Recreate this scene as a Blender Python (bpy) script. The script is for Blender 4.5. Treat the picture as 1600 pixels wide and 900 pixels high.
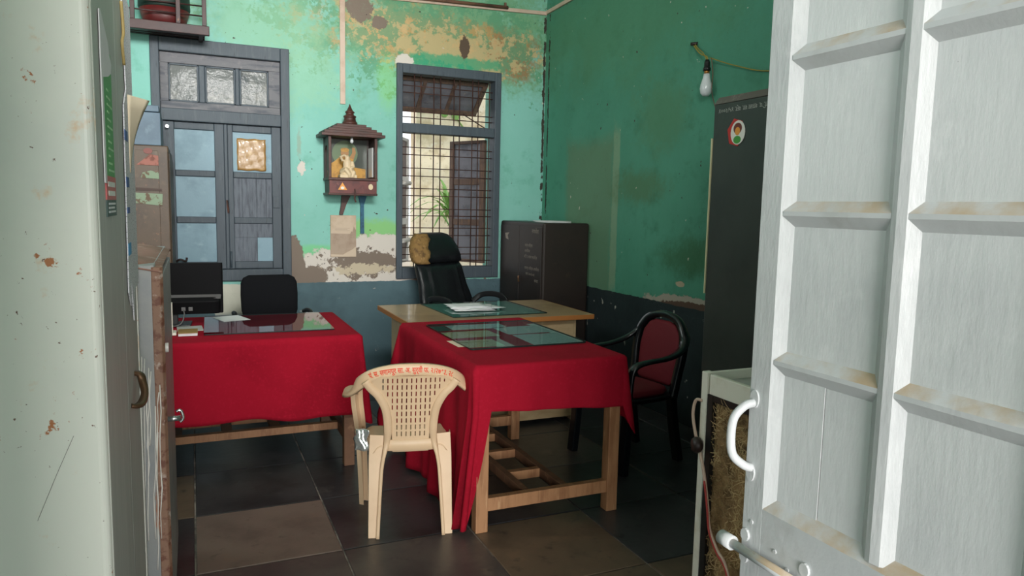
import bpy, math, random
from mathutils import Vector, Matrix
random.seed(7)
for o in list(bpy.data.objects): bpy.data.objects.remove(o)
scn = bpy.context.scene
COL = scn.collection
PI = math.pi

def S(r, g, b):
    def f(c):
        c /= 255.0
        return c/12.92 if c <= .04045 else ((c+.055)/1.055)**2.4
    return (f(r), f(g), f(b))

# ------------------------------------------------------------------ camera
YAW, TILT, ROLL, FPX, EYE = math.radians(23.92), math.radians(6.38), math.radians(1.22), 1127.0, 1.57
Fv = Vector((math.sin(YAW)*math.cos(TILT), math.cos(YAW)*math.cos(TILT), -math.sin(TILT)))
R0 = Vector((math.cos(YAW), -math.sin(YAW), 0)); U0 = R0.cross(Fv)
Rv = R0*math.cos(ROLL)+U0*math.sin(ROLL); Uv = -R0*math.sin(ROLL)+U0*math.cos(ROLL)
cam = bpy.data.cameras.new('camera'); camo = bpy.data.objects.new('camera', cam); COL.objects.link(camo)
cam.sensor_width = 36; cam.lens = FPX/1600*36; cam.clip_start = .02
M = Matrix((Rv, Uv, -Fv)).transposed().to_4x4(); M.translation = (0, 0, EYE)
camo.matrix_world = M
scn.camera = camo
# ------------------------------------------------------------------ world, light, exposure
scn.view_settings.view_transform = 'Standard'; scn.view_settings.look = 'None'
scn.view_settings.gamma = 1; scn.view_settings.use_curve_mapping = False
scn.view_settings.exposure = -0.15
wd = bpy.data.worlds.new('overcast_sky'); scn.world = wd; wd.use_nodes = True
bg = wd.node_tree.nodes['Background']; bg.inputs[0].default_value = (.93, .97, 1.0, 1); bg.inputs[1].default_value = 1.9
def area(name, loc, rot, sx, sy, power, col=(1, 1, 1)):
    l = bpy.data.lights.new(name, 'AREA'); l.shape = 'RECTANGLE'; l.size = sx; l.size_y = sy; l.energy = power; l.color = col
    o = bpy.data.objects.new(name, l); COL.objects.link(o); o.location = loc; o.rotation_euler = rot; return o
# bright open street in front of the building, entering through the doorway, the fanlight over it and an added, unseen front window
area('street_daylight', (-2.1, -13.0, 3.2), (math.radians(90), 0, math.radians(-9)), 8.0, 6.0, 3000, (1, .985, .955))
fl_ = area('fanlight_daylight', (.45, .2, 3.3), (math.radians(88), 0, 0), 1.5, .6, 120, (1, .985, .96)); fl_.data.spread = math.radians(90)
area('left_fill_light', (-2.45, 3.9, 3.2), (math.radians(90), 0, math.radians(-90)), 2.6, .8, 45, (.97, .99, 1))  # fill lamp added to lift the ambient light from the left

# ------------------------------------------------------------------ materials
class NT:
    def __init__(s, mat):
        mat.use_nodes = True; s.t = mat.node_tree; s.n = s.t.nodes; s.l = s.t.links
        s.b = s.n['Principled BSDF']
    def new(s, k, **kw):
        n = s.n.new(k)
        for a, v in kw.items(): setattr(n, a, v)
        return n
    def link(s, a, b): s.l.new(a, b)
    def val(s, sock, v):
        if hasattr(v, 'links') or hasattr(v, 'is_linked'): s.link(v, sock)
        else: sock.default_value = v
    def math(s, op, a, b=0.0, clamp=False):
        n = s.new('ShaderNodeMath', operation=op); n.use_clamp = clamp
        s.val(n.inputs[0], a); s.val(n.inputs[1], b); return n.outputs[0]
    def coord(s, rnd=False):
        c = s.new('ShaderNodeTexCoord').outputs['Object']
        if rnd:
            oi = s.new('ShaderNodeObjectInfo'); v = s.new('ShaderNodeVectorMath', operation='ADD')
            m = s.math('MULTIPLY', oi.outputs['Random'], 57.0)
            cx = s.new('ShaderNodeCombineXYZ'); s.link(m, cx.inputs[0]); s.link(m, cx.inputs[1])
            s.link(c, v.inputs[0]); s.link(cx.outputs[0], v.inputs[1]); c = v.outputs[0]
        return c
    def noise(s, co, scale, detail=4, rough=.55, stretch=None, off=0):
        m = s.new('ShaderNodeMapping'); s.link(co, m.inputs[0])
        if stretch: m.inputs['Scale'].default_value = stretch
        m.inputs['Location'].default_value = (off, off*1.7, off*.6)
        n = s.new('ShaderNodeTexNoise'); s.link(m.outputs[0], n.inputs['Vector'])
        n.inputs['Scale'].default_value = scale; n.inputs['Detail'].default_value = detail; n.inputs['Roughness'].default_value = rough
        return n.outputs['Fac']
    def ramp(s, v, lo, hi):
        n = s.new('ShaderNodeMapRange'); n.interpolation_type = 'SMOOTHSTEP'
        s.val(n.inputs[0], v); n.inputs[1].default_value = lo; n.inputs[2].default_value = hi; return n.outputs[0]
    def mix(s, fac, a, b):
        n = s.new('ShaderNodeMix', data_type='RGBA')
        s.val(n.inputs[0], fac)
        for sock, v in ((n.inputs[6], a), (n.inputs[7], b)):
            if hasattr(v, 'is_linked'): s.link(v, sock)
            else: sock.default_value = (*v, 1)
        return n.outputs[2]
    def bump(s, h, strength, dist=.01):
        n = s.new('ShaderNodeBump'); n.inputs['Strength'].default_value = strength; n.inputs['Distance'].default_value = dist
        s.link(h, n.inputs['Height']); s.link(n.outputs[0], s.b.inputs['Normal'])

MATS = {}
def mat(name, base, rough=.5, metal=0., layers=(), bump=0., bscale=60, bstretch=None, rnd=False, spec=.5, coat=0., trans=0., bdist=.004):
    """layers: (colour, noise scale, lo, hi, stretch) each mixed over the base by a thresholded noise"""
    if name in MATS: return MATS[name]
    m = bpy.data.materials.new(name); t = NT(m); b = t.b
    b.inputs['Roughness'].default_value = rough; b.inputs['Metallic'].default_value = metal
    b.inputs['Specular IOR Level'].default_value = spec; b.inputs['Coat Weight'].default_value = coat
    b.inputs['Transmission Weight'].default_value = trans
    if layers or bump:
        co = t.coord(rnd)
    c = base
    for i, L in enumerate(layers):
        col, sc, lo, hi = L[:4]; st = L[4] if len(L) > 4 else None
        c = t.mix(t.ramp(t.noise(co, sc, 6, .62, st, i*3.7), lo, hi), c, col)
    if layers: t.link(c, b.inputs['Base Color'])
    else: b.inputs['Base Color'].default_value = (*base, 1)
    if bump: t.bump(t.noise(co, bscale, 5, .6, bstretch, 1.3), bump, bdist)
    MATS[name] = m; return m

def glass_mat(name, tint, refl=.9, rough=.02, ior=1.6):
    m = bpy.data.materials.new(name); t = NT(m); n = t.n; n.remove(t.b)
    fr = t.new('ShaderNodeFresnel'); fr.inputs[0].default_value = ior
    tr = t.new('ShaderNodeBsdfTransparent'); tr.inputs[0].default_value = (*tint, 1)
    gl = t.new('ShaderNodeBsdfGlossy'); gl.inputs['Roughness'].default_value = rough; gl.inputs['Color'].default_value = (refl, refl, refl, 1)
    mx = t.new('ShaderNodeMixShader'); t.link(tr.outputs[0], mx.inputs[1]); t.link(gl.outputs[0], mx.inputs[2])
    ge = t.new('ShaderNodeNewGeometry'); t.link(t.math('MULTIPLY', fr.outputs[0], t.math('SUBTRACT', 1.0, ge.outputs['Backfacing'])), mx.inputs[0])
    t.link(mx.outputs[0], n['Material Output'].inputs[0]); MATS[name] = m; return m

# ------------------------------------------------------------------ mesh helpers
class MB:
    def __init__(s): s.v = []; s.f = []; s.sm = []
    def add(s, vs, fs, smooth=False):
        k = len(s.v); s.v += [tuple(v) for v in vs]; s.f += [tuple(i+k for i in f) for f in fs]; s.sm += [smooth]*len(fs); return s
    def box(s, x0, x1, y0, y1, z0, z1, c=0.0):
        if x1 < x0: x0, x1 = x1, x0
        if y1 < y0: y0, y1 = y1, y0
        if z1 < z0: z0, z1 = z1, z0
        vs = [(x, y, z) for z in (z0, z1) for y in (y0, y1) for x in (x0, x1)]
        return s.add(vs, [(0, 2, 3, 1), (4, 5, 7, 6), (0, 1, 5, 4), (2, 6, 7, 3), (0, 4, 6, 2), (1, 3, 7, 5)])
    def bar(s, p, q, w, h, up=(0, 0, 1)):
        p = Vector(p); q = Vector(q); d = (q-p).normalized(); u = Vector(up)
        a = d.cross(u)
        if a.length < 1e-4: a = d.cross(Vector((1, 0, 0)))
        a.normalize(); u = a.cross(d)
        vs = []
        for c in (p, q):
            for i, j in ((-1, -1), (1, -1), (1, 1), (-1, 1)): vs.append(c+a*(i*w/2)+u*(j*h/2))
        return s.add(vs, [(0, 1, 2, 3), (7, 6, 5, 4), (0, 4, 5, 1), (1, 5, 6, 2), (2, 6, 7, 3), (3, 7, 4, 0)])
    def loft(s, rings, cap=True, smooth=True, closed=False):
        n = len(rings[0]); vs = [v for r in rings for v in r]; fs = []
        m = len(rings); rr = m if closed else m-1
        for i in range(rr):
            a = i*n; b = ((i+1) % m)*n
            for j in range(n): fs.append((a+j, a+(j+1) % n, b+(j+1) % n, b+j))
        s.add(vs, fs, smooth)
        if cap and not closed:
            k = len(s.v)-len(vs); s.f += [tuple(k+j for j in reversed(range(n))), tuple(k+(m-1)*n+j for j in range(n))]; s.sm += [False, False]
        return s
    def tube(s, pts, r, n=8, smooth=True):
        pts = [Vector(p) for p in pts]; rings = []; ref = None
        for i, p in enumerate(pts):
            t = (pts[min(i+1, len(pts)-1)]-pts[max(i-1, 0)]).normalized()
            if ref is None:
                ref = t.orthogonal().normalized()
            ref = (ref-t*ref.dot(t)).normalized(); bn = t.cross(ref)
            rad = r[i] if isinstance(r, (list, tuple)) else r
            rings.append([p+ref*(rad*math.cos(2*PI*k/n))+bn*(rad*math.sin(2*PI*k/n)) for k in range(n)])
        return s.loft(rings, True, smooth)
    def sweep(s, pts, prof, ref, smooth=False):
        """prof: list of (a,b) or function of index -> list; a along side = t x ref, b along ref"""
        pts = [Vector(p) for p in pts]; rings = []
        for i, p in enumerate(pts):
            t = (pts[min(i+1, len(pts)-1)]-pts[max(i-1, 0)]).normalized()
            rf = Vector(ref(i) if callable(ref) else ref); rf = (rf-t*rf.dot(t)).normalized(); sd = t.cross(rf)
            pr = prof(i) if callable(prof) else prof
            rings.append([p+sd*a+rf*b for a, b in pr])
        return s.loft(rings, True, smooth)
    def lathe(s, prof, c=(0, 0, 0), n=20, smooth=True):
        rings = [[(c[0]+r*math.cos(2*PI*k/n), c[1]+r*math.sin(2*PI*k/n), c[2]+z) for k in range(n)] for r, z in prof]
        return s.loft(rings, True, smooth)
    def disc(s, c, r, axis, th, n=20, sx=1, sy=1):
        pts = [(r*sx*math.cos(2*PI*k/n), r*sy*math.sin(2*PI*k/n)) for k in range(n)]
        return s.prism(pts, c, axis, th)
    def prism(s, pts, c, axis, th):
        """extrude a 2-D outline; axis 'x': (y,z) plane, 'y': (x,z), 'z': (x,y)"""
        def mp(a, b, h):
            if axis == 'x': return (c[0]+h, c[1]+a, c[2]+b)
            if axis == 'y': return (c[0]+a, c[1]+h, c[2]+b)
            return (c[0]+a, c[1]+b, c[2]+h)
        n = len(pts); vs = [mp(a, b, 0) for a, b in pts]+[mp(a, b, th) for a, b in pts]
        fs = [tuple(range(n)), tuple(reversed(range(n, 2*n)))]+[(i, i+n, (i+1) % n+n, (i+1) % n) for i in range(n)]
        return s.add(vs, fs)
    def grid(s, nu, nv, fn, smooth=True, skip=None):
        vs = [fn(i/nu, j/nv) for j in range(nv+1) for i in range(nu+1)]
        fs = [(j*(nu+1)+i, j*(nu+1)+i+1, (j+1)*(nu+1)+i+1, (j+1)*(nu+1)+i) for j in range(nv) for i in range(nu)]
        return s.add(vs, fs, smooth)
    def build(s, name, m, parent=None, bevel=0., seg=2, solid=0., sub=0, remesh=0., fix=True):
        me = bpy.data.meshes.new(name)
        off = Vector(parent['_o']) if (parent is not None and '_o' in parent) else Vector((0, 0, 0))
        me.from_pydata([tuple(Vector(v)-off) for v in s.v], [], s.f); me.polygons.foreach_set('use_smooth', s.sm)
        if fix:
            import bmesh
            bm = bmesh.new(); bm.from_mesh(me); bmesh.ops.recalc_face_normals(bm, faces=bm.faces); bm.to_mesh(me); bm.free()
        me.materials.append(MATS[m] if isinstance(m, str) else m); me.update()
        o = bpy.data.objects.new(name, me); COL.objects.link(o)
        if parent is not None: o.parent = parent
        if '_o' in (parent.keys() if parent is not None else ()) : o['_o'] = parent['_o']
        if remesh:
            d = o.modifiers.new('remesh', 'REMESH'); d.mode = 'VOXEL'; d.voxel_size = remesh; d.use_smooth_shade = True
        if solid:
            d = o.modifiers.new('solid', 'SOLIDIFY'); d.thickness = solid; d.offset = 0
        if bevel:
            d = o.modifiers.new('bevel', 'BEVEL'); d.width = bevel; d.segments = seg; d.limit_method = 'ANGLE'; d.angle_limit = math.radians(40)
            d.harden_normals = False
        if sub:
            d = o.modifiers.new('sub', 'SUBSURF'); d.levels = sub; d.render_levels = sub
        return o
def tag(o, label, cat, group=None):
    o['label'] = label; o['category'] = cat
    if group: o['group'] = group
    return o
def thing(name, label, cat, loc=(0, 0, 0), rotz=0., world=True, group=None):
    """an Empty at the thing's base; world=True: its parts are written in room coordinates"""
    o = bpy.data.objects.new(name, None); COL.objects.link(o); o.empty_display_size = .1
    o.location = loc; o.rotation_euler = (0, 0, rotz)
    if world: o['_o'] = tuple(float(c) for c in loc)
    return tag(o, label, cat, group)
def struct(o): o['kind'] = 'structure'; return o
def setting(name, loc=(0, 0, 0)):
    o = bpy.data.objects.new(name, None); COL.objects.link(o); o.location = loc; o['_o'] = tuple(float(c) for c in loc); return struct(o)
def B(x0, x1, y0, y1, z0, z1): return MB().box(x0, x1, y0, y1, z0, z1)
def bez(p0, p1, p2, p3, n):
    out = []
    for i in range(n+1):
        t = i/n; a = (1-t)**3; b = 3*t*(1-t)**2; c = 3*t*t*(1-t); d = t**3
        out.append(tuple(a*p0[k]+b*p1[k]+c*p2[k]+d*p3[k] for k in range(len(p0))))
    return out
def smooth_path(pts, n=6):
    P = [Vector(p) for p in pts]; out = []
    for i in range(len(P)-1):
        a = P[max(i-1, 0)]; b = P[i]; c = P[i+1]; d = P[min(i+2, len(P)-1)]
        for k in range(n):
            t = k/n
            out.append(.5*((2*b)+(c-a)*t+(2*a-5*b+4*c-d)*t*t+(3*b-a-3*c+d)*t**3))
    out.append(P[-1]); return out
def text_mesh(body, size, mp, off=0.):
    """flat lettering as a mesh; mp maps (x, y) of the written line to a point"""
    cu = bpy.data.curves.new('lettering', 'FONT'); cu.body = body; cu.size = size; cu.align_x = 'CENTER'; cu.resolution_u = 3; cu.offset = size*off
    o = bpy.data.objects.new('lettering', cu); COL.objects.link(o)
    me = bpy.data.meshes.new_from_object(o.evaluated_get(bpy.context.evaluated_depsgraph_get()))
    mb = MB(); mb.add([mp(v.co.x, v.co.y) for v in me.vertices], [tuple(p.vertices) for p in me.polygons])
    bpy.data.objects.remove(o); bpy.data.meshes.remove(me); bpy.data.curves.remove(cu)
    return mb
def ring(cx, cy, z, hx, hy, n=24, p=2.6):
    out = []
    for k in range(n):
        a = 2*PI*k/n; c = math.cos(a); s_ = math.sin(a)
        out.append((cx+hx*math.copysign(abs(c)**(2/p), c), cy+hy*math.copysign(abs(s_)**(2/p), s_), z))
    return out

# ---- material list
mat('slate_dark', S(62, 62, 64), .33, layers=[(S(44, 44, 46), 2.2, .4, .65), (S(92, 88, 84), 5, .58, .78), (S(38, 37, 38), 14, .55, .75)], bump=.25, bscale=18, rnd=True)
mat('slate_brown', S(128, 112, 102), .42, layers=[(S(105, 92, 84), 2.2, .4, .65), (S(140, 112, 92), 4, .55, .75), (S(88, 76, 68), 11, .58, .75)], bump=.25, bscale=18, rnd=True)
mat('slate_umber', S(106, 90, 74), .4, layers=[(S(84, 72, 60), 2.2, .42, .65), (S(118, 98, 78), 5, .56, .76), (S(66, 58, 52), 14, .56, .75)], bump=.25, bscale=18, rnd=True)
mat('slate_mid', S(88, 82, 78), .38, layers=[(S(66, 62, 62), 2.2, .42, .65), (S(108, 98, 88), 5, .56, .76), (S(60, 56, 54), 14, .56, .75)], bump=.25, bscale=18, rnd=True)
mat('grout', S(150, 142, 132), .9, layers=[(S(84, 78, 74), 6, .4, .6)])
mat('plaster_plain', S(118, 190, 160), .8, layers=[(S(96, 170, 140), 1.2, .4, .65)], bump=.2, bscale=30)
mat('ceiling_white', S(205, 205, 195), .9, layers=[(S(180, 176, 160), 1.5, .45, .7)])
mat('wood_bluegrey', S(66, 77, 86), .55, layers=[(S(82, 92, 98), 5, .5, .75, (6, 6, .7)), (S(50, 58, 66), 12, .55, .75, (5, 5, .6)), (S(80, 70, 60), 22, .68, .78)], bump=.35, bscale=45, bstretch=(4, 4, .5))
mat('wood_grey_worn', S(112, 112, 116), .65, layers=[(S(82, 86, 94), 6, .45, .65, (.7, 4, 4)), (S(134, 130, 130), 16, .55, .75), (S(60, 56, 56), 25, .66, .76)], bump=.4, bscale=40, bstretch=(.6, 4, 4))
mat('panel_blue', S(122, 154, 168), .5, layers=[(S(102, 134, 148), 4, .42, .7), (S(142, 172, 184), 9, .56, .78), (S(200, 190, 178), 14, .76, .8)], bump=.2, bscale=40)
mat('panel_grey', S(96, 104, 114), .6, layers=[(S(70, 76, 86), 8, .42, .66, (6, 6, .6)), (S(124, 130, 138), 16, .58, .76, (5, 5, .5))], bump=.35, bscale=40, bstretch=(5, 5, .5))
mat('packing_tape', S(160, 122, 68), .35, layers=[(S(188, 152, 96), 14, .52, .7), (S(128, 92, 48), 20, .6, .74)], bump=.6, bscale=26, coat=.15)
mat('dusty_glass', S(112, 116, 114), .13, layers=[(S(150, 150, 144), 7, .5, .75), (S(84, 90, 92), 4, .5, .7)], spec=.05, bump=.5, bscale=3.5, bdist=.02)
mat('iron_rust', S(66, 42, 36), .7, layers=[(S(96, 60, 46), 14, .5, .7), (S(44, 30, 30), 20, .55, .7)], bump=.3, bscale=80)
mat('shutter_brown', S(96, 76, 66), .6, layers=[(S(126, 96, 72), 8, .5, .7, (5, 5, .6)), (S(70, 60, 60), 14, .52, .7, (5, 5, .6))], bump=.3, bscale=40)
mat('shutter_white', S(214, 210, 204), .55, layers=[(S(170, 160, 150), 12, .6, .74)])
mat('shutter_grey', S(112, 112, 120), .6, layers=[(S(84, 84, 92), 7, .45, .7), (S(140, 132, 126), 16, .6, .76)])
mat('exterior_render', S(242, 224, 198), .9, layers=[(S(206, 184, 152), 3, .45, .65), (S(236, 224, 204), 9, .55, .72), (S(190, 168, 138), 22, .6, .72)], bump=.8, bscale=20)
mat('palm_green', S(128, 168, 84), .5, layers=[(S(96, 142, 62), 9, .5, .7)])
mat('door_white', S(206, 208, 209), .42, layers=[(S(196, 198, 200), 3, .45, .7), (S(214, 215, 216), 11, .55, .72), (S(150, 138, 124), 48, .735, .76)], bump=.35, bscale=22, bstretch=(3, 3, .8))
mat('door_panel', S(222, 224, 225), .45, layers=[(S(210, 212, 214), 2.5, .45, .7), (S(230, 231, 232), 8, .55, .74), (S(130, 124, 118), 60, .75, .77)], bump=.3, bscale=16, bstretch=(3, 3, .8))
m_ = mat('rail_dusty', S(208, 210, 212), .5, layers=[(S(196, 197, 197), 6, .5, .7)], bump=.3, bscale=30)
t_ = NT(m_); g_ = t_.new('ShaderNodeNewGeometry'); sx_ = t_.new('ShaderNodeSeparateXYZ'); t_.link(g_.outputs['True Normal'], sx_.inputs[0])
old_ = t_.b.inputs['Base Color'].links[0].from_socket; cn_ = t_.coord()
dust_ = t_.math('MULTIPLY', t_.ramp(sx_.outputs[2], .3, .5), t_.ramp(t_.noise(cn_, 7, 5, .6), .34, .66))    # brown dust settled on upward faces
t_.link(t_.mix(dust_, old_, S(194, 172, 144)), t_.b.inputs['Base Color'])
mat('steel_white', S(222, 222, 212), .38, layers=[(S(212, 214, 206), 2, .45, .7), (S(216, 184, 150), 7, .585, .68), (S(178, 112, 70), 26, .655, .69), (S(112, 84, 70), 70, .68, .70)], bump=.06, bscale=20)
mat('steel_grey', S(178, 178, 172), .5, layers=[(S(164, 166, 160), 3, .4, .7, (3, 3, .3)), (S(190, 190, 184), 8, .55, .75, (4, 4, .3))], bump=.05, bscale=15)
mat('steel_rusty', S(146, 148, 146), .4, layers=[(S(134, 138, 140), 5, .45, .65), (S(228, 236, 238), 9, .665, .69, (5, 5, .35)), (S(150, 98, 70), 6, .60, .66, (2, 2, .5))], bump=.15, bscale=30)
mat('rust_edge', S(138, 104, 84), .6, layers=[(S(186, 168, 156), 20, .56, .66), (S(108, 66, 50), 34, .5, .62), (S(150, 164, 176), 9, .62, .7, (2, 2, .4))], bump=.4, bscale=70)
mat('rust_top', S(158, 118, 104), .6, layers=[(S(132, 100, 86), 5, .45, .65), (S(180, 156, 144), 18, .58, .7)], bump=.2, bscale=50)
mat('steel_brown', S(80, 63, 46), .5, layers=[(S(64, 50, 37), 3, .45, .65), (S(98, 81, 62), 12, .58, .74), (S(120, 84, 60), 26, .64, .7)], bump=.15, bscale=25)
mat('cupboard_brown', S(40, 31, 27), .5, layers=[(S(31, 25, 23), 3, .45, .7), (S(56, 44, 36), 9, .6, .78)], bump=.12, bscale=20)
mat('almirah_green', S(58, 62, 58), .4, layers=[(S(50, 54, 51), 2.5, .42, .68), (S(72, 75, 70), 14, .64, .8)], bump=.06, bscale=20)
mat('almirah_rim', S(96, 90, 84), .4, layers=[(S(124, 118, 112), 14, .58, .72)])
mat('edge_lit_cream', S(206, 200, 160), .4)
mat('paper_white', S(226, 226, 226), .8, layers=[(S(212, 212, 216), 6, .45, .7)])
mat('paper_print', S(216, 216, 220), .8, layers=[(S(120, 122, 130), 60, .56, .62, (1, 1, 6))])
mat('paper_cream', S(218, 202, 176), .8)
mat('paper_bluewhite', S(190, 200, 204), .8, layers=[(S(120, 132, 138), 50, .55, .66, (1, 6, 1))])
mat('paper_tan', S(190, 176, 148), .8, layers=[(S(120, 112, 96), 30, .54, .64, (1, 5, 1))])
mat('poster_green', S(62, 158, 70), .5)
mat('poster_dark', S(52, 80, 76), .5)
mat('poster_red', S(196, 90, 90), .5)
mat('print_blue', S(54, 92, 158), .6)
mat('print_cyan', S(60, 150, 206), .6)
mat('print_yellow', S(156, 136, 84), .7)
mat('box_blue', S(88, 110, 126), .55, layers=[(S(76, 96, 112), 4, .42, .66), (S(104, 126, 138), 11, .58, .74)], bump=.1)
mat('rack_red', S(60, 31, 29), .5, layers=[(S(44, 24, 24), 6, .45, .65), (S(120, 76, 48), 11, .66, .74)], bump=.2)
mat('trunk_red', S(104, 26, 24), .5, layers=[(S(80, 21, 21), 4, .45, .65)])
mat('trunk_green', S(20, 42, 33), .6, layers=[(S(22, 40, 34), 5, .45, .65)])
mat('cloth_red', S(152, 17, 38), .9, layers=[(S(138, 14, 33), 2.5, .42, .68), (S(162, 22, 45), 60, .5, .75)], bump=.35, bscale=420, spec=.12, bdist=.001)
mat('wood_table', S(160, 116, 80), .6, layers=[(S(134, 92, 60), 7, .42, .68, (3, 3, .5)), (S(180, 140, 102), 16, .56, .75, (4, 4, .4)), (S(110, 78, 54), 26, .66, .76)], bump=.3, bscale=40)
mat('wood_table_dark', S(120, 86, 62), .6, layers=[(S(94, 66, 48), 7, .42, .68), (S(146, 112, 84), 16, .58, .75)], bump=.3, bscale=40)
mat('laminate_top', S(172, 144, 108), .28, layers=[(S(146, 118, 86), 3.2, .45, .68), (S(190, 164, 128), 6, .56, .72)], coat=.2)
mat('laminate_panel', S(196, 172, 134), .4, layers=[(S(172, 146, 108), 2.5, .45, .68, (1, 1, 3)), (S(208, 188, 152), 6, .56, .72)])
mat('edge_band', S(172, 112, 60), .4, layers=[(S(168, 110, 60), 12, .5, .7)])
mat('black_plastic', S(24, 24, 26), .42)
mat('monitor_black', S(11, 11, 13), .55, spec=.1)
mat('grey_plastic', S(84, 82, 82), .4)
mat('black_fabric', S(18, 19, 22), .9, spec=.15, bump=.3, bscale=300)
mat('black_leather', S(20, 22, 25), .3, layers=[(S(32, 34, 37), 9, .5, .7)], bump=.35, bscale=90)
mat('foam_brown', S(136, 104, 58), .8, layers=[(S(94, 68, 36), 16, .48, .66), (S(164, 130, 82), 30, .56, .7)], bump=.8, bscale=40)
mat('chair_beige', S(210, 182, 148), .42, layers=[(S(202, 172, 138), 4, .42, .7)], spec=.35)
mat('film_clear', S(214, 220, 216), .12, metal=.75, bump=.6, bscale=30)
mat('ink_red', S(214, 66, 36), .6)
mat('chair_black', S(14, 18, 22), .28, coat=.3)
mat('cushion_red', S(108, 12, 28), .75, bump=.15, bscale=200)
mat('chalk', S(150, 140, 130), .9)
mat('chalk_bright', S(176, 176, 170), .9)
mat('shrine_wood', S(76, 41, 32), .5, layers=[(S(56, 31, 25), 6, .42, .66, (1, 3, 3)), (S(98, 56, 42), 16, .58, .74)], bump=.25, bscale=40)
mat('shrine_dark', S(52, 38, 33), .55, layers=[(S(52, 38, 34), 6, .45, .66)])
mat('shrine_drawer', S(104, 48, 44), .5, layers=[(S(80, 36, 34), 12, .45, .62), (S(132, 74, 66), 20, .6, .72)])
mat('picture_dark', S(46, 56, 44), .35, layers=[(S(34, 42, 34), 8, .45, .65)])
mat('halo', S(96, 118, 84), .5); mat('robe', S(192, 142, 52), .5, layers=[(S(164, 116, 38), 22, .48, .64)]); mat('skin_paint', S(168, 122, 70), .5)
mat('statue', S(216, 194, 158), .45)
mat('mirror_strip', S(196, 198, 196), .15, metal=.2)
mat('cardboard', S(176, 156, 138), .85, layers=[(S(160, 138, 120), 5, .45, .65)])
mat('cardboard_pale', S(206, 186, 164), .85, layers=[(S(192, 170, 146), 6, .45, .65)])
mat('strap_blue', S(40, 96, 124), .6, layers=[(S(30, 64, 88), 9, .45, .65)])
mat('pvc', S(202, 178, 160), .5, layers=[(S(186, 160, 140), 6, .45, .66)])
mat('pipe_brown', S(120, 84, 66), .6, layers=[(S(88, 62, 50), 9, .45, .65)])
mat('wire_yellow', S(150, 136, 62), .6)
mat('bulb_white', S(216, 220, 222), .25, spec=.6)
mat('brass', S(176, 120, 58), .4, metal=.6)
mat('cooler_cream', S(236, 232, 218), .5, layers=[(S(220, 212, 192), 6, .5, .7)])
mat('khus', S(160, 128, 86), .9, layers=[(S(102, 78, 50), 14, .45, .62)], bump=.6)
mat('khus_light', S(204, 174, 126), .85, layers=[(S(128, 100, 66), 8, .42, .66)])
mat('cable_pink', S(204, 176, 158), .5); mat('cable_red', S(176, 60, 54), .5)
mat('knob_dark', S(44, 30, 28), .45)
mat('chrome', S(200, 200, 200), .2, metal=.9)
mat('handle_brown', S(112, 84, 62), .35, metal=.6)
mat('sticker_palegreen', S(168, 214, 160), .5)
mat('sticker_red', S(186, 40, 36), .4); mat('sticker_white', S(226, 222, 214), .4); mat('sticker_green', S(70, 150, 60), .4); mat('sticker_orange', S(226, 150, 60), .4); mat('sticker_brown', S(110, 44, 30), .5)
mat('label_red', S(150, 96, 84), .7, layers=[(S(110, 66, 54), 30, .5, .6)]); mat('label_green', S(124, 142, 118), .7, layers=[(S(96, 78, 60), 26, .5, .58)]); mat('label_dark', S(72, 56, 50), .7)
mat('book_yellow', S(150, 120, 70), .6)
glass_mat('table_glass', (.80, .90, .88), .95)
glass_mat('table_glass_clear', (.80, .85, .86), 1.0, .02, 2.3)
mat('glass_edge', S(24, 40, 38), .2)
mat('ground_earth', S(176, 164, 146), .95, layers=[(S(156, 142, 122), .8, .4, .65)])

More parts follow.
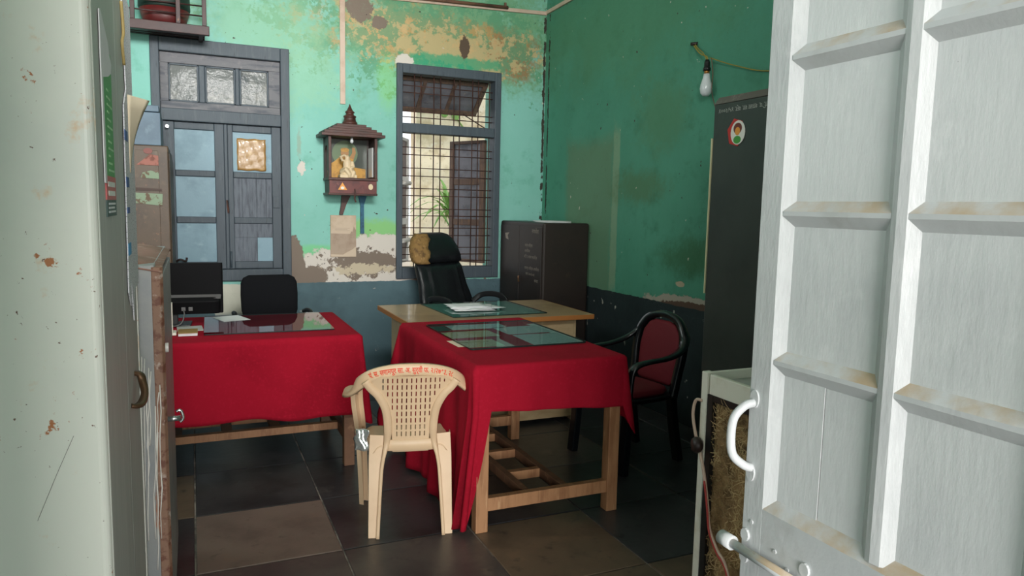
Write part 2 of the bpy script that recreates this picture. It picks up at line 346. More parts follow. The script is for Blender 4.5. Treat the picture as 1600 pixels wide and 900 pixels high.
# ---- painted, stained walls
def wall_mat(name, axes, base, low, base2, dado_h, dado, spec):
    """paint with dado and worn patches; spec: list of ('blob'|'rect', centre(2), radii(2), colour, noise amp, noise scale, softness, strength)"""
    m = bpy.data.materials.new(name); t = NT(m); b = t.b; co = t.coord()
    sp = t.new('ShaderNodeSeparateXYZ'); t.link(co, sp.inputs[0]); A = sp.outputs[axes[0]]; Zc = sp.outputs[2]
    c = t.mix(t.ramp(t.noise(co, 1.1, 5, .6), .35, .68), base, base2)
    c = t.mix(t.ramp(t.noise(co, 4.5, 6, .65, None, 5), .52, .72), c, low)
    nz = {}
    def nn(sc, off):
        k = (sc, off)
        if k not in nz: nz[k] = t.math('SUBTRACT', t.noise(co, sc, 7, .68, None, off), .5)
        return nz[k]
    hm = None
    for i, (kind, ce, ra, col, amp, nsc, soft, stg) in enumerate(spec):
        dx = t.math('DIVIDE', t.math('SUBTRACT', A, ce[0]), ra[0]); dz = t.math('DIVIDE', t.math('SUBTRACT', Zc, ce[1]), ra[1])
        if kind == 'rect': d = t.math('MAXIMUM', t.math('ABSOLUTE', dx), t.math('ABSOLUTE', dz))
        else: d = t.math('SQRT', t.math('ADD', t.math('MULTIPLY', dx, dx), t.math('MULTIPLY', dz, dz)))
        v = t.math('ADD', t.math('SUBTRACT', 1.0, d), t.math('MULTIPLY', t.math('ADD', nn(nsc, (i % 3)*2.3), t.math('MULTIPLY', nn(26, 3.1), .55)), amp*2.6))
        mk = t.ramp(v, -soft, soft)
        if stg < 1: mk = t.math('MULTIPLY', mk, stg)
        c = t.mix(mk, c, col)
        if stg >= 1 and soft < .12:
            hm = mk if hm is None else t.math('MAXIMUM', hm, mk)
    # small chips and nail holes
    c = t.mix(t.ramp(t.noise(co, 17, 3, .5, None, 9), .735, .75), c, S(196, 190, 176))
    c = t.mix(t.ramp(t.noise(co, 23, 2, .5, None, 14), .75, .765), c, S(66, 58, 50))
    # dado
    dm = t.ramp(t.math('ADD', t.math('SUBTRACT', dado_h, Zc), t.math('MULTIPLY', nn(9, 4), .03)), -.002, .002)
    dc = t.mix(t.ramp(t.noise(co, 2, 5, .6, None, 2), .4, .7), dado, tuple(x*.72 for x in dado))
    dc = t.mix(t.ramp(t.noise(co, 11, 5, .6, None, 7), .66, .7), dc, S(170, 168, 158))
    if name == 'wall_paint_back':
        keep = t.math('SUBTRACT', 1.0, t.ramp(t.math('ADD', t.math('SUBTRACT', 1.0, t.math('ABSOLUTE', t.math('DIVIDE', t.math('SUBTRACT', A, .3), .13))), t.math('MULTIPLY', nn(7, 1), 3.2)), -.05, .05))
        low_band = t.ramp(Zc, .55, .62)
        dc = t.mix(t.math('MULTIPLY', t.math('SUBTRACT', 1.0, keep), low_band), dc, S(206, 206, 190))
    c = t.mix(dm, c, dc)
    t.link(c, b.inputs['Base Color']); b.inputs['Roughness'].default_value = .62; b.inputs['Specular IOR Level'].default_value = .3
    h = t.noise(co, 14, 6, .6)
    if hm is not None: h = t.math('SUBTRACT', h, t.math('MULTIPLY', hm, .9))
    t.bump(h, .35, .012)
    MATS[name] = m; return m
W_PL = S(214, 206, 196); W_MO = S(126, 112, 100); W_OC = S(186, 150, 96); W_GR = S(140, 200, 110); W_OL = S(98, 128, 82); W_TL = S(64, 164, 128)
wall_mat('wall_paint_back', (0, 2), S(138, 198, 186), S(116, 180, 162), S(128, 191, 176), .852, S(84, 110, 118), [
    ('blob', (2.35, 3.25), (1.3, .5), S(112, 158, 112), .9, 3.0, .5, .85),
    ('blob', (2.1, 3.12), (1.0, .22), W_OC, 1.3, 3.4, .3, .9),
    ('blob', (2.9, 3.05), (.32, .22), S(150, 112, 74), .9, 4.0, .35, .85),
    ('blob', (1.55, 3.22), (.35, .2), S(198, 168, 120), 1.1, 5.0, .3, .8),
    ('blob', (2.2, 3.12), (1.15, .3), S(92, 152, 116), 2.6, 5.5, .12, .75),
    ('blob', (2.45, 3.05), (.6, .16), S(206, 176, 128), 2.4, 7.0, .2, .7),
    ('blob', (2.3, 2.93), (.5, .06), S(46, 158, 118), .9, 6.0, .25, .8),
    ('blob', (1.42, 3.32), (.10, .12), W_MO, .9, 7.0, .06, 1),
    ('blob', (1.60, 3.21), (.07, .06), W_MO, .6, 9.0, .06, 1),
    ('blob', (1.83, 2.90), (.09, .05), W_PL, .6, 9.0, .08, 1),
    ('blob', (2.42, 3.08), (.05, .09), S(90, 74, 60), .7, 9.0, .1, 1),
    ('blob', (1.67, 2.68), (.09, .22), S(136, 206, 104), .5, 5.0, .5, .45),
    ('blob', (.55, 3.1), (.6, .25), S(140, 186, 150), 1.0, 4.0, .5, .6),
    ('blob', (.95, 2.7), (.3, .3), S(150, 196, 160), 1.0, 5.0, .5, .5),
    ('blob', (1.55, 1.33), (.27, .10), W_GR, .5, 5.0, .35, .8),
    ('blob', (1.02, 1.13), (.2, .06), S(124, 206, 140), .5, 5.0, .35, .8),
    ('blob', (1.62, 1.0), (.40, .30), W_PL, .35, 6.0, .04, 1),
    ('blob', (1.12, .93), (.36, .22), W_PL, .35, 6.0, .04, 1),
    ('blob', (.80, 1.0), (.12, .30), W_MO, .35, 6.0, .05, 1),
    ('blob', (.95, .90), (.18, .10), W_MO, .6, 7.0, .05, 1),
    ('blob', (1.46, 1.02), (.34, .12), W_MO, 1.3, 7.5, .06, 1),
    ('blob', (1.45, .97), (.30, .05), S(198, 184, 158), 1.3, 9.0, .1, 1),
    ('blob', (2.2, .80), (.62, .07), S(130, 100, 82), .6, 7.0, .06, 1),
    ('blob', (.90, 1.88), (.035, .06), W_PL, .8, 11, .1, 1),
    ('blob', (.88, 2.1), (.02, .12), S(150, 160, 140), .8, 11, .3, .6),
    ('rect', (3.275, 2.5), (.012, .9), S(58, 52, 44), 1.6, 8, .2, 1),
])
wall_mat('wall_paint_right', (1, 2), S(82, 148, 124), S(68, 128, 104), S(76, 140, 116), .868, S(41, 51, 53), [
    ('blob', (5.2, 3.2), (1.6, .5), S(80, 130, 96), .8, 2.5, .6, .6),
    ('rect', (5.76, 1.5), (.42, .68), S(104, 130, 100), .12, 3.0, .14, .7),
    ('rect', (5.30, 1.55), (.05, .66), S(132, 158, 128), .35, 4.0, .2, .75),
    ('blob', (4.15, 1.23), (.42, .13), S(56, 98, 62), .7, 4.0, .6, .75),
    ('blob', (5.0, 1.75), (.35, .12), S(84, 112, 72), .9, 4.0, .6, .6),
    ('blob', (4.7, 2.3), (.3, .25), S(86, 126, 88), .9, 4.0, .6, .5),
    ('blob', (4.14, .875), (.60, .075), S(170, 160, 146), .45, 7.0, .05, 1),
    ('blob', (4.05, .868), (.52, .045), S(92, 70, 58), .4, 7.0, .05, 1),
    ('blob', (4.35, 1.03), (.05, .02), S(180, 166, 140), .5, 12, .1, 1),
    ('rect', (6.62, 2.4), (.012, .95), S(48, 46, 38), 1.8, 7, .2, 1),
])

# ------------------------------------------------------------------ room shell
XR, YB, XL, YF, HC = 3.29, 6.70, -2.30, .55, 4.20
JX, JY, TX, TY = -.025, 3.17, .617, .615
fl = struct(B(XL-.3, XR+.3, YF-.3, YB+.3, -.12, -.006).build('floor', 'grout'))
slate = {}
ix0 = int(math.floor((XL-JX)/TX)); ix1 = int(math.ceil((XR-JX)/TX)); iy0 = int(math.floor((YF-.3-JY)/TY)); iy1 = int(math.ceil((YB-JY)/TY))
brown = {(0, 0)}; umber = {(2, -1), (2, -2), (3, -2), (-1, 1)}; mid = {(1, -1), (0, -1), (3, 1), (1, 3), (2, 1), (2, 2)}
for i in range(ix0, ix1):
    for j in range(iy0, iy1):
        x0 = max(JX+i*TX, XL)+.004; x1 = min(JX+(i+1)*TX, XR)-.004; y0 = max(JY+j*TY, YF-.3)+.004; y1 = min(JY+(j+1)*TY, YB)-.004
        if x1-x0 < .02 or y1-y0 < .02: continue
        mt = 'slate_brown' if (i, j) in brown else 'slate_umber' if (i, j) in umber else 'slate_mid' if (i, j) in mid else 'slate_dark'
        key = (round(x1-x0, 3), round(y1-y0, 3), mt)
        if key not in slate:
            mb = MB(); hx, hy = (x1-x0)/2, (y1-y0)/2; c = .003
            mb.loft([[(-hx, -hy, -.012), (hx, -hy, -.012), (hx, hy, -.012), (-hx, hy, -.012)], [(-hx, -hy, -.002), (hx, -hy, -.002), (hx, hy, -.002), (-hx, hy, -.002)], [(-hx+c, -hy+c, 0), (hx-c, -hy+c, 0), (hx-c, hy-c, 0), (-hx+c, hy-c, 0)]], True, False)
            o = mb.build('floor_tile', mt, fl); slate[key] = o.data
        else:
            o = bpy.data.objects.new('floor_tile', slate[key]); COL.objects.link(o); o.parent = fl
        o.location = ((x0+x1)/2, (y0+y1)/2, random.uniform(-.0012, 0)); o.rotation_euler = (0, 0, random.uniform(-.002, .002))

def wall_open(fixed, lo, hi, a0, a1, z0, z1, openings):
    """wall of boxes with rectangular openings; fixed 'x' or 'y'"""
    mb = MB(); As = sorted({a0, a1, *[o[0] for o in openings], *[o[1] for o in openings]}); Zs = sorted({z0, z1, *[o[2] for o in openings], *[o[3] for o in openings]})
    for i in range(len(As)-1):
        for j in range(len(Zs)-1):
            ca = (As[i]+As[i+1])/2; cz = (Zs[j]+Zs[j+1])/2
            if any(o[0] < ca < o[1] and o[2] < cz < o[3] for o in openings): continue
            if fixed == 'y': mb.box(As[i], As[i+1], lo, hi, Zs[j], Zs[j+1])
            else: mb.box(lo, hi, As[i], As[i+1], Zs[j], Zs[j+1])
    return mb
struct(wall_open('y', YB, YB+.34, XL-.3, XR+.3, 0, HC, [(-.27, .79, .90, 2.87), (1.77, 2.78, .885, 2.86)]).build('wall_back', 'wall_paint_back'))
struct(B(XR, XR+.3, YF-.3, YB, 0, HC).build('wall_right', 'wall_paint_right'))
struct(wall_open('x', XL-.3, XL, YF-.3, YB, 0, HC, [(2.6, 5.2, 2.8, 3.6)]).build('wall_left', 'plaster_plain'))  # high opening added for the left fill lamp
struct(wall_open('y', YF-.3, YF, XL-.3, XR+.3, 0, HC, [(-.16, 1.30, 0, 2.55), (-.3, 1.2, 2.95, 3.62), (-2.15, -1.2, .9, 2.85)]).build('wall_front', 'plaster_plain'))  # unseen window opening left of the door added to light the back wall
struct(B(XL-.3, XR+.3, YF-.3, YB+.34, HC, HC+.15).build('ceiling', 'ceiling_white'))
struct(B(-30, 30, -30, 40, -.4, -.13).build('ground', 'ground_earth'))
struct(B(XL-.3, XR+.3, -2.6, YF-.3, -.13, -.01).build('floor_verandah', 'slate_mid'))
struct(B(XL-.3, XR+.3, -2.6, YF-.3, 3.8, 3.95).build('verandah_sky_blocker', 'ceiling_white'))  # unseen slab added to cut overhead sky light at the doorway
# fanlight bars over the doorway (seen only as reflections in the panes opposite)
fw = setting('window_3', (.45, .4, 2.95))
mb = MB().box(-.3, 1.2, .36, .44, 2.95, 2.99).box(-.3, 1.2, .36, .44, 3.58, 3.62).box(-.3, -.26, .36, .44, 2.99, 3.58).box(1.16, 1.2, .36, .44, 2.99, 3.58)
mb.build('frame', 'wood_bluegrey', fw)
for k in range(1, 12): MB().tube([(-.3+k*.125, .4, 2.97), (-.3+k*.125, .4, 3.6)], .007, 6).build('bar', 'iron_rust', fw)
for k in range(1, 5): MB().tube([(-.28, .4, 2.98+k*.125), (1.18, .4, 2.98+k*.125)], .006, 6).build('bar', 'iron_rust', fw)

# ------------------------------------------------------------------ window_1: closed wooden shutters with a fanlight sash
w1 = setting('window_1', (.26, 6.68, .885))
B(-.282, -.215, 6.655, 6.78, .885, 2.885).build('frame_post', 'wood_bluegrey', w1, .006)
B(.727, .80, 6.655, 6.78, .885, 2.885).build('frame_post', 'wood_bluegrey', w1, .006)
B(-.215, .727, 6.655, 6.78, 2.775, 2.885).build('frame_head', 'wood_bluegrey', w1, .006)
B(-.215, .727, 6.655, 6.78, .885, .985).build('frame_sill', 'wood_bluegrey', w1, .006)
B(-.215, .727, 6.66, 6.78, 2.222, 2.322).build('transom_bar', 'wood_bluegrey', w1, .006)
sash = MB().box(-.213, .725, 6.70, 6.745, 2.69, 2.773).box(-.213, .725, 6.70, 6.745, 2.324, 2.383).box(-.213, -.152, 6.70, 6.745, 2.383, 2.69).box(.632, .725, 6.70, 6.745, 2.383, 2.69).build('transom_sash', 'wood_grey_worn', w1, .004)
for x0, x1 in ((.078, .127), (.362, .397)): B(x0, x1, 6.705, 6.74, 2.383, 2.69).build('muntin', 'wood_bluegrey', sash, .008)
for x0, x1 in ((-.152, .078), (.127, .362), (.397, .632)):
    B(x0-.004, x1+.004, 6.722, 6.728, 2.38, 2.695).build('pane', 'dusty_glass', sash)
    mb = MB().box(x0, x0+.014, 6.708, 6.722, 2.383, 2.69).box(x1-.014, x1, 6.708, 6.722, 2.383, 2.69).box(x0, x1, 6.708, 6.722, 2.383, 2.397).box(x0, x1, 6.708, 6.722, 2.676, 2.69)
    mb.build('glazing_bead', 'wood_bluegrey', sash, .003)
ZP = ((1.825, 2.16), (1.435, 1.772), (1.05, 1.38))
def shutter(x0, x1, px0, px1, mats):
    sh = MB().box(x0, px0, 6.70, 6.745, .987, 2.22).box(px1, x1, 6.70, 6.745, .987, 2.22).build('shutter', 'wood_bluegrey', w1, .005)
    for z0, z1 in ((2.16, 2.22), (1.772, 1.825), (1.38, 1.435), (.987, 1.05)): B(px0, px1, 6.703, 6.742, z0, z1).build('rail', 'wood_bluegrey', sh, .007)
    return sh
B(-.213, .725, 6.748, 6.765, .987, 2.22).build('light_block_board', 'wood_bluegrey', w1)  # hidden board added to stop daylight showing through the shutter gaps
sh = shutter(-.213, .262, -.12, .187, None)
for z0, z1 in ZP: B(-.12, .187, 6.722, 6.736, z0, z1).build('panel', 'panel_blue', sh)
sh = shutter(.290, .725, .332, .648, None)
B(.262, .290, 6.69, 6.75, .987, 2.22).build('meeting_stile', 'wood_bluegrey', sh, .006)
B(.332, .648, 6.722, 6.736, *ZP[0]).build('panel', 'panel_blue', sh)
for x0, x1 in ((.332, .40), (.401, .52), (.521, .60), (.601, .648)): B(x0, x1-.002, 6.722, 6.736, *ZP[1]).build('board', 'panel_grey', sh)
B(.332, .648, 6.72, 6.736, 1.26, 1.38).build('board', 'panel_grey', sh)
B(.332, .518, 6.722, 6.736, 1.05, 1.258).build('board', 'panel_grey', sh); B(.521, .648, 6.722, 6.736, 1.05, 1.258).build('board', 'panel_blue', sh)
tp = MB().grid(14, 14, lambda u, v: (.365+.235*u+.002*math.sin(v*19), 6.713-.004*abs(math.sin(u*9+v*5))-.003*abs(math.sin(u*4-v*11)), 1.838+.27*v+.003*math.sin(u*13))).build('tape_cover', 'packing_tape', sh, solid=.003)
tp['label'] = 'crumpled brown packing tape over the upper panel'
MB().bar((.276, 6.684, 1.58), (.286, 6.68, 1.47), .014, .012).build('latch', 'iron_rust', sh)
MB().tube([(.30, 6.69, 1.14), (.30, 6.69, 1.0)], .008, 8).build('tower_bolt', 'wood_bluegrey', sh)
B(.652, .705, 6.685, 6.70, 1.52, 1.62).build('hinge', 'wood_bluegrey', w1, .003)
MB().tube([(-.17, 6.65, 2.17), (-.17, 6.63, 2.17)], .014, 10).build('stopper_knob', 'chrome', w1)
MB().tube(smooth_path([(-.13, 6.68, 1.06), (-.1, 6.66, 1.075), (-.06, 6.67, 1.06), (-.05, 6.67, 1.09)]), .009, 6).build('hook', 'knob_dark', w1)

# ------------------------------------------------------------------ window_2: open window with iron grille
w2 = setting('window_2', (2.27, 6.7, .87))
B(1.757, 1.812, 6.665, 6.80, .87, 2.87).build('frame_post', 'wood_bluegrey', w2, .006)
B(2.735, 2.80, 6.665, 6.80, .87, 2.87).build('frame_post', 'wood_bluegrey', w2, .006)
B(1.812, 2.735, 6.665, 6.80, 2.785, 2.87).build('frame_head', 'wood_bluegrey', w2, .006)
B(1.812, 2.735, 6.665, 6.80, .87, .98).build('frame_sill', 'wood_bluegrey', w2, .006)
B(1.812, 2.735, 6.668, 6.80, 2.245, 2.333).build('transom_bar', 'wood_bluegrey', w2, .006)
for x in (1.94, 2.003, 2.131, 2.198, 2.333, 2.391, 2.523, 2.583, 2.70):
    MB().tube([(x, 6.73, .95), (x, 6.73, 2.82)], .0055, 6).build('grille_bar', 'iron_rust', w2)
for z in (2.684, 2.62, 2.448, 2.395, 2.115, 2.046, 1.921, 1.847, 1.73, 1.661, 1.537, 1.471, 1.355, 1.282, 1.166, 1.099, 1.035):
    MB().tube([(1.80, 6.737, z), (2.745, 6.737, z)], .0045, 6).build('grille_bar', 'iron_rust', w2)
def leaf(name, hx, hy, sgn, ang, width, z0, z1, mframe, mpanel):
    """casement leaf hinged at (hx,hy), free edge outwards"""
    a = math.radians(ang); d = Vector((sgn*math.cos(a), math.sin(a), 0)); n = Vector((-d.y, d.x, 0))
    def P(s_, z, h): return Vector((hx, hy, 0))+d*s_+n*h+Vector((0, 0, z))
    def slab(s0, s1, za, zb, h0, h1):
        return MB().add([P(s_, z, h) for z in (za, zb) for h in (h0, h1) for s_ in (s0, s1)], [(0, 2, 3, 1), (4, 5, 7, 6), (0, 1, 5, 4), (2, 6, 7, 3), (0, 4, 6, 2), (1, 3, 7, 5)])
    root = slab(0, .06, z0, z1, -.02, .02).build(name, mframe, w2, .004)
    slab(width-.06, width, z0, z1, -.02, .02).build('stile', mframe, root, .004)
    n_ = 4; zs = [z0+(z1-z0)*k/(n_-1) for k in range(n_)]
    for k, z in enumerate(zs):
        slab(.06, width-.06, max(z0, z-.032), min(z1, z+.032), -.018, .018).build('rail', mframe, root, .004)
    for k in range(n_-1): slab(.06, width-.06, zs[k]+.03, zs[k+1]-.03, -.006, .006).build('panel', mpanel, root)
    return root, P
lr, P = leaf('open_leaf', 2.735, 6.90, -1, 60, .465, .99, 2.24, 'shutter_brown', 'shutter_grey')
MB().tube([P(.44, 1.52, -.03), P(.44, 1.52, -.06), P(.44, 1.40, -.06), P(.44, 1.40, -.03)], .012, 8).build('pull', 'knob_dark', lr)
ll, P = leaf('open_leaf', 1.80, 6.90, 1, 60, .465, .99, 2.24, 'shutter_white', 'shutter_brown')
for z in (1.79, 1.22):
    MB().tube([P(.05, z, -.06), P(.34, z, -.06)], .022, 10).build('stay_rod', 'shutter_white', ll)
# top-hung flap of the fanlight, pushed outwards
a = math.radians(52); dv = Vector((0, math.sin(a), -math.cos(a))); nv = Vector((0, math.cos(a), math.sin(a)))
def FP(x, s_, h): return Vector((x, 6.86, 2.80))+dv*s_+nv*h
def fslab(x0, x1, s0, s1, h0, h1): return MB().add([FP(x, s_, h) for s_ in (s0, s1) for h in (h0, h1) for x in (x0, x1)], [(0, 2, 3, 1), (4, 5, 7, 6), (0, 1, 5, 4), (2, 6, 7, 3), (0, 4, 6, 2), (1, 3, 7, 5)])
ff = fslab(1.80, 2.74, .40, .46, -.02, .02).build('top_hung_flap', 'shutter_brown', w2, .004)
fslab(1.80, 2.74, 0, .05, -.02, .02).build('rail', 'shutter_brown', ff, .004)
for x0, x1 in ((1.80, 1.85), (2.08, 2.115), (2.385, 2.42), (2.69, 2.74)): fslab(x0, x1, .05, .40, -.022, .02).build('muntin', 'shutter_brown', ff, .004)
for x0, x1 in ((1.85, 2.08), (2.115, 2.385), (2.42, 2.69)): fslab(x0, x1, .05, .40, -.004, .004).build('panel', 'shutter_grey', ff)
MB().tube([FP(2.60, .44, -.02), (2.73, 6.83, 2.33)], .006, 6).build('stay_rod', 'iron_rust', ff)

# outside the grille window
struct(B(2.62, 3.75, 9.0, 9.25, -.13, 4.4).build('wall_exterior', 'exterior_render'))
pl = thing('palm_plant', 'green palm with thin arching leaflets outside the grille window', 'plant', (2.86, 8.3, -.13))
MB().tube([(2.86, 8.3, -.13), (2.85, 8.3, .8), (2.84, 8.28, 1.5)], [.03, .022, .012], 8).build('stem', 'palm_green', pl)
random.seed(3)
for k in range(22):
    an = random.uniform(0, 2*PI); L = random.uniform(.35, .7); up = random.uniform(.05, .6)
    base = Vector((2.84, 8.28, 1.45+random.uniform(-.15, .12))); d = Vector((math.cos(an), .6*math.sin(an), 0))
    pts = [base+d*(L*t)+Vector((0, 0, up*t*1.2-.55*t*t*L*1.4)) for t in (0, .25, .5, .75, 1)]
    sd = d.cross(Vector((0, 0, 1))).normalized(); wv = (.006, .02, .024, .016, .002)
    mb = MB(); vs = []
    for p, w_ in zip(pts, wv): vs += [p-sd*w_, p+Vector((0, 0, .004)), p+sd*w_]
    mb.add(vs, [f for i in range(4) for f in ((3*i, 3*i+1, 3*i+4, 3*i+3), (3*i+1, 3*i+2, 3*i+5, 3*i+4))], True)
    mb.build('leaf', 'palm_green', pl, solid=.002)
vn = thing('climbing_vine', 'sprig of green vine leaves clinging to the beige wall behind the fanlight flap', 'plant', (3.07, 8.98, 2.5))
MB().tube(smooth_path([(2.98, 8.992, 3.1), (3.05, 8.992, 2.9), (3.12, 8.992, 2.75), (3.28, 8.992, 2.55)]), .008, 6).build('stem', 'palm_green', vn)
for c, r in (((3.06, 8.975, 2.86), .075), ((3.14, 8.975, 2.74), .055), ((2.99, 8.975, 2.76), .05), ((2.68, 8.975, 2.82), .06)):
    MB().disc(c, r, 'y', .012, 10, 1, 1.3).build('leaf', 'palm_green', vn)

# ------------------------------------------------------------------ door_1: open white panelled leaf on the right
DX = 1.20
d1 = setting('door_1', (DX, .95, .02))
Y0, Y1 = .59, 1.30; RZ = [.89, 1.233, 1.570, 1.907, 2.245, 2.58]
B(DX+.022, DX+.034, Y0+.02, Y1-.02, .04, 2.60).build('core_board', 'wood_table_dark', d1)
def beveled(yA, yB, z0, z1, name, side):
    """stile: flat face with a sloping facet on its inner side"""
    mb = MB(); s_ = 1 if side > 0 else -1   # facet points towards -y (side<0) or +y
    if s_ < 0: prof = [(DX, yB), (DX+.045, yB), (DX+.045, yA-.03), (DX+.022, yA-.03), (DX, yA)]
    else: prof = [(DX, yA), (DX+.045, yA), (DX+.045, yB+.03), (DX+.022, yB+.03), (DX, yB)]
    mb.loft([[(x, y, z0) for x, y in prof], [(x, y, z1) for x, y in prof]], True, False)
    return mb.build(name, 'door_white', d1, .002)
beveled(1.238, Y1, .02, 2.62, 'stile', -1)
beveled(Y0, .655, .02, 2.62, 'stile', 1)
mb = MB(); prof = [(DX+.022, .902), (DX+.001, .925), (DX-.002, .945), (DX+.001, .958), (DX+.022, .985)]
mb.loft([[(x, y, .89) for x, y in prof], [(x, y, 2.6) for x, y in prof]], True, False); mb.build('mullion', 'door_white', d1, .002)
for z in RZ[1:5]:
    for ya, yb in ((.688, .905), (.98, 1.212)):
        mb = MB(); r0 = [(DX+.022, z+.030), (DX+.002, z+.004), (DX+.002, z-.006), (DX+.022, z-.034)]
        def rg(y, e): return [(x, y+(e if x < DX+.01 else 0), zz) for x, zz in r0]
        mb.loft([rg(ya, -.022), rg(yb, .022)], True, False); mb.build('rail', 'rail_dusty', d1, .002)
mb = MB(); prof = [(DX+.022, .915), (DX, .882), (DX, .02), (DX+.045, .02), (DX+.045, .915)]
mb.loft([[(x, .655, z) for x, z in prof], [(x, 1.238, z) for x, z in prof]], True, False); mb.build('bottom_rail', 'rail_dusty', d1, .002)
zz = RZ+[2.6]
for k in range(5):
    z0, z1 = zz[k]+.02, zz[k+1]-.02
    if k == 0:
        B(DX+.0185, DX+.023, 1.098, 1.215, z0, z1).build('panel', 'door_panel', d1); B(DX+.0195, DX+.023, .975, 1.0955, z0, z1).build('panel', 'door_panel', d1)
    else: B(DX+.019, DX+.023, .975, 1.215, z0, z1).build('panel', 'door_panel', d1)
    B(DX+.019, DX+.023, .68, .91, z0, z1).build('panel', 'door_panel', d1)
pts = smooth_path([(DX, 1.283, 1.125), (DX-.022, 1.290, 1.118), (DX-.045, 1.298, 1.09), (DX-.05, 1.300, 1.045), (DX-.045, 1.296, 1.0), (DX-.02, 1.285, .975), (DX, 1.280, .968)])
hd = MB().tube(pts, .0105, 10).build('pull_handle', 'door_white', d1)
for z in (1.135, .957): MB().disc((DX-.004, 1.281, z), .017, 'x', .006, 14, .8, 1.3).build('base_plate', 'door_white', hd)
bl = MB().tube([(DX-.022, 1.305, .772), (DX-.022, 1.08, .772)], .0115, 12).build('slide_bolt', 'rail_dusty', d1)
MB().tube([(DX-.022, 1.345, .772), (DX-.022, 1.305, .772)], .018, 14).build('bolt_socket', 'door_white', bl)
for y, z in ((1.285, .80), (1.285, .745), (1.10, .80)): MB().disc((DX-.006, y, z), .013, 'x', .006, 12, 1, 1.2).build('bolt_bracket', 'door_white', bl)
for y, z in ((1.268, .838), (1.19, .80), (1.15, .775)): MB().disc((DX-.003, y, z), .005, 'x', .004, 10).build('screw', 'door_white', d1)

# ------------------------------------------------------------------ steel cupboards on the left
AX = -.15
t = thing('steel_almirah', 'tall white steel almirah with rust specks and grey doors, nearest on the left', 'cupboard', (-.42, 1.88, 0))
mb = MB(); rr = .014
prof = [(-.72, 1.43), (AX-rr, 1.43)]+[(AX-rr+rr*math.sin(k*PI/10), 1.43+rr-rr*math.cos(k*PI/10)) for k in range(1, 6)]+[(AX, 1.46), (AX-.012, 1.46), (AX-.012, 2.30), (AX, 2.30), (AX, 2.33), (-.72, 2.33)]
mb.loft([[(x, y, .06) for x, y in prof], [(x, y, 2.12) for x, y in prof]], True, False).build('body', 'steel_white', t)
B(AX-.012, AX-.002, 1.465, 1.915, .10, 2.09).build('door', 'steel_grey', t, .003)
dr = B(AX-.012, AX-.002, 1.920, 2.297, .10, 2.09).build('door', 'steel_grey', t, .003)
pts = smooth_path([(AX-.004, 2.00, 1.055), (AX+.010, 2.01, 1.05), (AX+.020, 2.04, 1.052), (AX+.024, 2.08, 1.065), (AX+.018, 2.115, 1.085), (AX+.012, 2.125, 1.105), (AX-.004, 2.13, 1.11)])
MB().sweep(pts, [(-.009, -.005), (.009, -.005), (.009, .005), (-.009, .005)], (0, 0, 1), True).build('handle', 'handle_brown', dr)
MB().tube([(AX-.004, 1.453, .1), (AX-.004, 1.453, 2.1)], .006, 8).build('hinge_bead', 'steel_white', t)
for y in (1.5, 2.26): B(AX-.06, AX-.02, y-.02, y+.02, 0, .06).build('foot', 'steel_grey', t); B(-.70, -.66, y-.02, y+.02, 0, .06).build('foot', 'steel_grey', t)
MB().tube([(-.2, 1.4295, 1.156), (-.228, 1.4295, 1.09), (-.26, 1.4295, 1.01)], .0003, 5).build('scratch', 'label_dark', t)
p = thing('green_poster', 'narrow green and white printed notice stuck on the white almirah doors', 'poster', (AX+.001, 1.68, 1.55))
B(AX-.002, AX, 1.60, 1.78, 1.60, 1.87).build('print_area', 'poster_green', p)
def torn(y0, y1, z0, z1, seed, n=14, amp=.012):
    rs = random.Random(seed); pts = [(y0, z0), (y1, z0)]
    for k in range(n+1): pts.append((y1-(y1-y0)*.35*k/n*rs.uniform(.7, 1)+rs.uniform(-amp, amp)*.6, z0+(z1-z0)*k/n+rs.uniform(-amp, amp)))
    pts.append((y0, z1)); return pts
MB().prism([(1.572, 1.60), (1.604, 1.60), (1.604, 1.80), (1.70, 1.815), (1.76, 1.83), (1.775, 1.85), (1.74, 1.865), (1.72, 1.885), (1.66, 1.905), (1.60, 1.925), (1.58, 1.92)], (AX-.0005, 0, 0), 'x', .0022).build('torn_backing', 'paper_white', p)
B(AX-.002, AX+.0006, 1.60, 1.785, 1.568, 1.615).build('red_line', 'poster_red', p); B(AX-.002, AX+.0004, 1.60, 1.785, 1.535, 1.568).build('dark_strip', 'poster_dark', p)
for k in range(12): B(AX-.001, AX+.0006, 1.67, 1.765-.03*(k % 3), 1.625+k*.0145, 1.629+k*.0145).build('text_line', 'sticker_palegreen', p)
for k in range(3): B(AX-.001, AX+.001, 1.63, 1.76-.02*(k % 2), 1.542+k*.008, 1.546+k*.008).build('text_line', 'paper_white', p)
for k in range(2): B(AX-.001, AX+.0012, 1.63, 1.76, 1.576+k*.018, 1.586+k*.018).build('text_line', 'sticker_white', p)
def sheet(name, label, pts, y, m, lines=None, mline='print_blue'):
    o = thing(name, label, 'paper', (AX+.003, y, 1.3)); MB().prism(pts, (AX, 0, 0), 'x', .003).build('sheet', m, o)
    for (ya, yb, za, zb, mm) in (lines or []): B(AX+.0028, AX+.0042, ya, yb, za, zb).build('print_mark', mm, o)
    return o
sheet('notice_strip', 'long white typed sheets hanging down the far edge of the white almirah', [(2.0, 1.34), (2.06, 1.30), (2.08, 1.36), (2.14, 1.25), (2.2, 1.33), (2.33, 1.33), (2.36, 2.1), (2.1, 2.1), (2.14, 1.85), (2.05, 1.8)], 2.2, 'paper_print',
      [(2.03, 2.11, 1.60, 1.625, 'print_blue'), (2.03, 2.1, 1.535, 1.55, 'print_blue'), (2.03, 2.11, 1.715, 1.74, 'print_blue'), (2.02, 2.1, 1.43, 1.46, 'print_cyan')])
